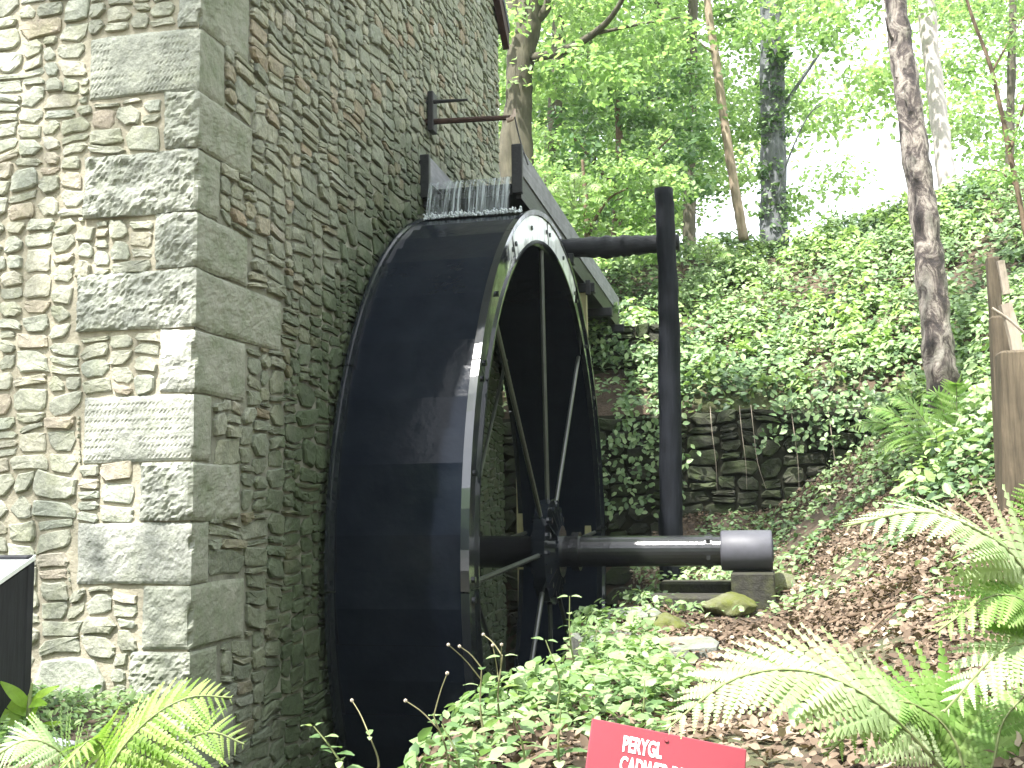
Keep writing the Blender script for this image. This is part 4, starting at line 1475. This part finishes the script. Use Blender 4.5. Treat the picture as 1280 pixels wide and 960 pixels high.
for (x, y, Yf, lab, w_) in ((718, 262, 10.1, 'bright fern beside the trough under the hazel bush', 1.), (820, 262, 10.8, 'bright fern behind the top of the tarred post', .8), (885, 330, 11.0, 'small fern on the bank right of the tarred post', .7)):
    q = onY(x, y, Yf)
    fE = thing('fern', tuple(q), lab, 'fern')
    for k in range(7):
        a = math.pi * (k + .5) / 7
        dx, dy = math.cos(a) * 42 * w_, -math.sin(a) * 45 * w_
        frond(fE, [q, onY(x + dx * .55, y + dy * .8 - 8, Yf - .1), onY(x + dx, y + dy * .85, Yf - .25)], .15 * w_ + .03, 12, PINP if k % 2 else PIN, up=(0, -.6, .8), lean=.5, rach=.005)


# ------------------------------------------------------------------ foreground weeds as single plants
def weed_leaf(name, mat, tnt, toothed=True):
    n = 7
    V, F = [], []
    for i in range(n + 1):
        s = i / n
        V.append((s, 0, -.22 * s * s))
    for sg in (-1, 1):
        base = len(V)
        for i in range(n + 1):
            s = i / n
            w_ = .34 * math.sin(math.pi * min(1, s * .92 + .04)) ** .8 * (1 - .35 * s)
            if toothed and 0 < i < n:
                w_ *= 1.0 + (.10 if i % 2 else -.06)
            V.append((s - .02, sg * w_, .07 * math.sin(math.pi * s) - .22 * s * s - .04))
        for i in range(n):
            q = (i, base + i, base + i + 1, i + 1)
            F.append(q if sg < 0 else q[::-1])
    return mesh(name, V, F, mat, tnt)


WL = [weed_leaf('leaf', M['weed'], v) for v in (.15, .45, .7, .95)]
DL = [weed_leaf('leaf', M['dock'], v, False) for v in (.3, .7)]


def add_leaf(parent, me, p, d, up, ln, wd):
    d = d / np.linalg.norm(d)
    y = np.cross(up, d)
    y /= np.linalg.norm(y) + 1e-9
    z_ = np.cross(d, y)
    o = bpy.data.objects.new('leaf', me)
    COL.objects.link(o)
    o.parent = parent
    o.matrix_parent_inverse = _wm[parent.name]
    o.matrix_basis = Matrix([[d[r] * ln, y[r] * wd, z_[r] * ln, p[r]] for r in range(3)] + [[0, 0, 0, 1]])


def weed(pts, npairs, ln, label, heads=0, group=None, start=.15, name='weed'):
    pts = [np.asarray(p, float) for p in pts]
    t_ = thing(name, tuple(pts[0]), label, 'weed', group)
    Q, R_ = resample(pts, np.linspace(.006, .002, len(pts)), 16)
    mb = MB().tube(Q, R_, 6)
    tips = []
    for h in range(heads):
        a = Q[-1 - h * 2]
        d = np.array([rng.normal(0, .05) - .03, rng.normal(0, .04), rng.uniform(.06, .16)])
        mb.tube(*resample([a, a + d * .5 + [0, 0, .01], a + d], [.0025, .002, .0015], 6), 5)
        tips.append(a + d)
    mb.build('stem', M['stem'] if not heads else M['stem_red'], t_)
    for tp in tips:
        bm = bmesh.new()
        bmesh.ops.create_icosphere(bm, subdivisions=1, radius=.007)
        V = np.array([v.co[:] for v in bm.verts]) + tp
        F = [[v.index for v in f.verts] for f in bm.faces]
        bm.free()
        obj('seed_head', V, F, M['palestick'], t_)
    for k in range(npairs):
        s = start + (1 - start) * k / max(npairs - 1, 1)
        p = Q[min(int(s * 15), 15)]
        a0 = k * 1.57 + rng.uniform(-.4, .4)
        for sg in (0, math.pi):
            d = np.array([math.cos(a0 + sg), math.sin(a0 + sg), rng.uniform(-.1, .45)])
            l_ = ln * (1.1 - .5 * s) * rng.uniform(.75, 1.2)
            add_leaf(t_, WL[int(rng.integers(4))], p + d * .01, d, np.array([rng.normal(0, .15), rng.normal(0, .15) - .1, 1]), l_, l_ * rng.uniform(.75, 1.0))
    return t_


GW = 'leafy weeds along the edge of the wheel pit'
wl = [(640, 935, 628, 820, 3.9, 'leggy weed with round seed heads against the dark wheel', 3, 7), (612, 930, 602, 835, 3.9, 'weed with drooping leaves and bud stalks left of the leggy weed', 2, 6),
      (575, 985, 552, 905, 3.5, 'low leafy weed farthest left along the pit edge, by the wheel rim', 0, 7), (725, 840, 712, 745, 5.4, 'tall leafy weed in front of the wheel hub', 0, 7),
      (760, 830, 752, 772, 5.6, 'leafy weed beside the pale flat stones', 0, 6), (690, 900, 682, 800, 4.4, 'bushy weed in the middle of the pit edge', 0, 7),
      (655, 985, 640, 890, 3.4, 'bushy weed below the leggy weed near the picture bottom', 0, 8), (700, 960, 702, 880, 3.6, 'bushy weed just left of the red sign', 0, 8),
      (600, 990, 590, 930, 3.2, 'small weed under the drooping leaves at picture bottom', 0, 6), (800, 905, 806, 850, 4.2, 'round leaved weed growing behind the red sign', 0, 5),
      (868, 885, 872, 838, 4.6, 'small weed between the red sign and the leaf litter', 0, 5), (740, 905, 742, 845, 4.3, 'weed directly behind the top left corner of the sign', 0, 7)]
for (xa, ya, xb, yb, d, lab, hd, np_) in wl:
    p0, p1 = atD(xa, ya, d), atD(xb, yb, d)
    p0[2] = min(p0[2], gz(p0[0], p0[1])) if gz(p0[0], p0[1]) > -1 else p0[2] - .1
    weed([p0, (p0 + p1) / 2 + [rng.normal(0, .02), 0, .01], p1], np_, .085, lab, hd, GW)
# thin weeds rising from the tail race at the bottom
for (xs, ys, d, lab, hd) in (((430, 975), (392, 908), 3.6, 'thin narrow leaved weed at the bottom against the dark wall', 0), ((470, 985), (462, 920), 3.6, 'bare stalk with one round bud at the bottom below the wheel', 1), ((560, 985), (542, 895), 3.5, 'feathery dry flower spike left of the pit edge weeds', 2)):
    p0, p1 = atD(*xs, d), atD(*ys, d)
    p00 = p0.copy()
    p00[2] -= .35
    weed([p00, p0, (p0 + p1) / 2 + [.02, 0, 0], p1], 6 if hd == 0 else 2, .07, lab, hd, start=.45)

# broad leaved plant at the left edge
q = atD(35, 925, 4.4)
dk = thing('dock_plant', tuple(q), 'broad leaved bright green plant in the left corner below the display panel', 'plant')
MB().tube(*resample([q - [0, 0, .1], q + [0, 0, .12], q + [.01, 0, .22]], [.012, .01, .004], 8), 6).build('stem', M['stem'], dk)
for (dx, dy, dz, l_) in ((-.9, -.3, .9, .24), (-.5, -.5, .8, .2), (.3, -.4, .9, .19), (.8, -.1, .5, .2), (.7, -.5, .25, .18), (-.8, .1, .4, .22), (0, -.6, .3, .16), (-.3, .2, 1., .2), (.9, .2, .8, .17)):
    add_leaf(dk, DL[int(rng.integers(2))], q + [0, 0, rng.uniform(.0, .14)], np.array([dx, dy, dz]), np.array([0, -.7, .7]), l_ * .75, l_ * .46)

# ------------------------------------------------------------------ small man made things
# display panel at the left edge
p1, p2 = onY(14, 702, -.75), onY(20, 840, -.75)
dp = thing('display_panel', (p1[0] - .3, -.75, .1), 'black timber display stand with sloping white top cut by the left edge', 'display stand')
xr_ = p1[0]
MB().box((xr_ - .35, -.62, (p1[2] - .05 + .0) / 2 + .02), (.70, .05, p1[2] + .05), bev=.006).build('back_board', M['panelblack'], dp)
zt_ = p1[2]
A = [(xr_ - .70, -.60, zt_ + .0), (xr_ + .004, -.60, zt_ + .0), (xr_ + .004, -1.02, zt_ - .17), (xr_ - .70, -1.02, zt_ - .17)]
B = [(x, y, z_ + .02) for x, y, z_ in A]
obj('top_panel', A + B, [(3, 2, 1, 0), (4, 5, 6, 7), (0, 1, 5, 4), (1, 2, 6, 5), (2, 3, 7, 6), (3, 0, 4, 7)], M['panelface'], dp)
V = [(xr_ - .03, -.645, .0), (xr_ - .03, -.645, zt_ - .03), (xr_ - .03, -1.0, zt_ - .175), (xr_ - .03, -.9, .0)]
V += [(x + .028, y, z_) for x, y, z_ in V]
obj('side_panel', V, [(3, 2, 1, 0), (4, 5, 6, 7), (0, 1, 5, 4), (1, 2, 6, 5), (2, 3, 7, 6), (3, 0, 4, 7)], M['panelblack'], dp)
# pipe
a, b2 = atD(15, 918, 4.3), atD(92, 934, 4.2)
o = MB().tube(*resample([a, b2], .022, 4), 14).build('pipe', M['pipe'], None, smooth=True)
tagp(o, 'pale grey plastic pipe lying among weeds at bottom left', 'pipe')
# branch and twigs on the litter
for (pts, r, lab) in (([(1010, 795), (1060, 778), (1110, 766), (1165, 750)], .012, 'long thin branch lying across the leaf litter'), ([(950, 748), (975, 745), (1010, 742)], .016, 'short dark root beside the right hand boulder'), ([(1085, 800), (1110, 775), (1130, 760)], .008, 'small twig crossing the long thin branch')):
    P = [px_ground(*p) + [0, 0, .03] for p in pts]
    o = MB().tube(*resample(P, np.linspace(r, r * .5, len(P)), 20), 8, .15, 4).build('fallen_branch', M['twig'], None, smooth=True)
    tagp(o, lab, 'branch')
# stakes at the right edge
for (x, yt, yb, w_, Yp, mat, lab, ln) in ((1268, 440, 680, 36, 3.0, 'stake', 'nearest brown fence post with a square cut top at the right edge', 0), (1250, 396, 520, 22, 3.7, 'stake', 'darker brown fence post just behind the nearest one', 0),
                                          (1240, 322, 372, 13, 5.4, 'stake', 'small far brown stake showing above the leaves', 0)):
    d = Yp - CAM[1]
    wd = w_ * d / FPX * 1.03
    p0, p1 = onY(x, yt, Yp), onY(x + (4 if ln == 0 else 0), yb, Yp)
    zb_ = min(p1[2], gz(p1[0], Yp)) - .1
    V = []
    n = 8
    for zz, xx, s in ((zb_, p1[0], 1.03), (p0[2] - .015, p0[0], 1.0), (p0[2], p0[0], .92)):
        V += [(xx + s * wd / 2 * cx, Yp + s * wd / 2 * cy, zz) for cx, cy in ((-.85, -1), (.85, -1), (1, -.85), (1, .85), (.85, 1), (-.85, 1), (-1, .85), (-1, -.85))]
    F = [(i * n + j, i * n + (j + 1) % n, (i + 1) * n + (j + 1) % n, (i + 1) * n + j) for i in range(2) for j in range(n)] + [tuple(2 * n + j for j in range(n))]
    tagp(obj('fence_post', V, F, M[mat]), lab, 'fence post', 'fence posts at the right edge')
for (pts, r, Yp, lab) in (([(1251, 326), (1258, 368)], .035, 5.3, 'pale split stake beside the far brown stake'), ([(1257, 380), (1270, 430), (1283, 520)], .045, 3.45, 'pale leaning split stake behind the nearest fence post'), ([(1240, 385), (1262, 400), (1290, 425)], .010, 3.3, 'thin pale stick lying over the fence post tops')):
    P = [onY(x, y, Yp) for x, y in pts]
    tagp(MB().tube(*resample(P, r, 10), 7, .1, 3).build('pale_stake', M['palestick'], None), lab, 'stake')

# red warning sign
DS = 3.3
TL, TR = atD(740, 898, DS), atD(933, 937, DS)
wv = TR - TL
SWD = np.linalg.norm(wv)
wv /= SWD
nv = -ray(835, 930)
nv = nv / np.linalg.norm(nv) + np.array([0, 0, .25])
nv -= wv * (nv @ wv)
nv /= np.linalg.norm(nv)
dv = np.cross(wv, nv)
if dv[2] > 0:
    dv = -dv
SHT = .30
sg = thing('warning_sign', tuple(TL + wv * SWD / 2 + dv * SHT), 'tilted red warning sign with white lettering at the bottom of the picture', 'sign')
c_ = TL + wv * SWD / 2 + dv * SHT / 2
MB().box(c_, (SWD, SHT, .012), np.stack([wv, dv, np.cross(wv, dv)], 1), .003).build('panel', M['red'], sg)
zf = nv
PXM = DS / FPX


def lettering(txt, x0, y0, wpx, hpx, first=1.12):
    cu = bpy.data.curves.new('lettering', 'FONT')
    cu.body = txt
    cu.size = 1
    cu.offset = .028
    cu.resolution_u = 3
    if 'R' in txt:
        cu.space_character = 1.0
    tmp = bpy.data.objects.new('lettering_tmp', cu)
    COL.objects.link(tmp)
    dg = bpy.context.evaluated_depsgraph_get()
    me = bpy.data.meshes.new_from_object(tmp.evaluated_get(dg))
    bpy.data.objects.remove(tmp)
    V = np.array([v.co[:] for v in me.vertices])
    mn, mxx = V.min(0), V.max(0)
    V = (V - mn) / (mxx - mn + 1e-9)
    P = TL + np.outer((x0 + V[:, 0] * wpx) * PXM, wv) + np.outer((y0 + (1 - V[:, 1]) * hpx) * PXM, dv) + zf * .0085
    me.vertices.foreach_set('co', P.astype(np.float32).ravel())
    me.materials.clear()
    me.materials.append(M['white'])
    me.update()
    return link('lettering', me, sg)


lettering('PERYGL', 42, 13, 49, 20)
lettering('CADWER DRAW', 41, 38, 108, 20)
sc_ = TL + wv * 95 * PXM + dv * 9 * PXM
MB().tube([sc_, sc_ + zf * .012], .006, 10).build('screw', M['red'], sg)
MB().box(c_ + dv * .15 - zf * .04 + np.array([0, .02, -.1]), (.06, .04, .5), bev=.004).build('sign_post', M['stake'], sg)


# ------------------------------------------------------------------ thin haze added to lift the darks, imitating lens veiling glare
hz = MB().box((0, 42, 13), (170, 190, 34)).build('haze', None)
m = bpy.data.materials.new('veiling haze')
m.use_nodes = True
t = m.node_tree
t.nodes.remove(t.nodes['Principled BSDF'])
v = N(t, 'VolumePrincipled')
v.inputs['Color'].default_value = (.86, .95, 1, 1)
v.inputs['Density'].default_value = .00045
t.links.new(v.outputs[0], t.nodes['Material Output'].inputs['Volume'])
hz.data.materials.append(m)
hz['kind'] = 'stuff'
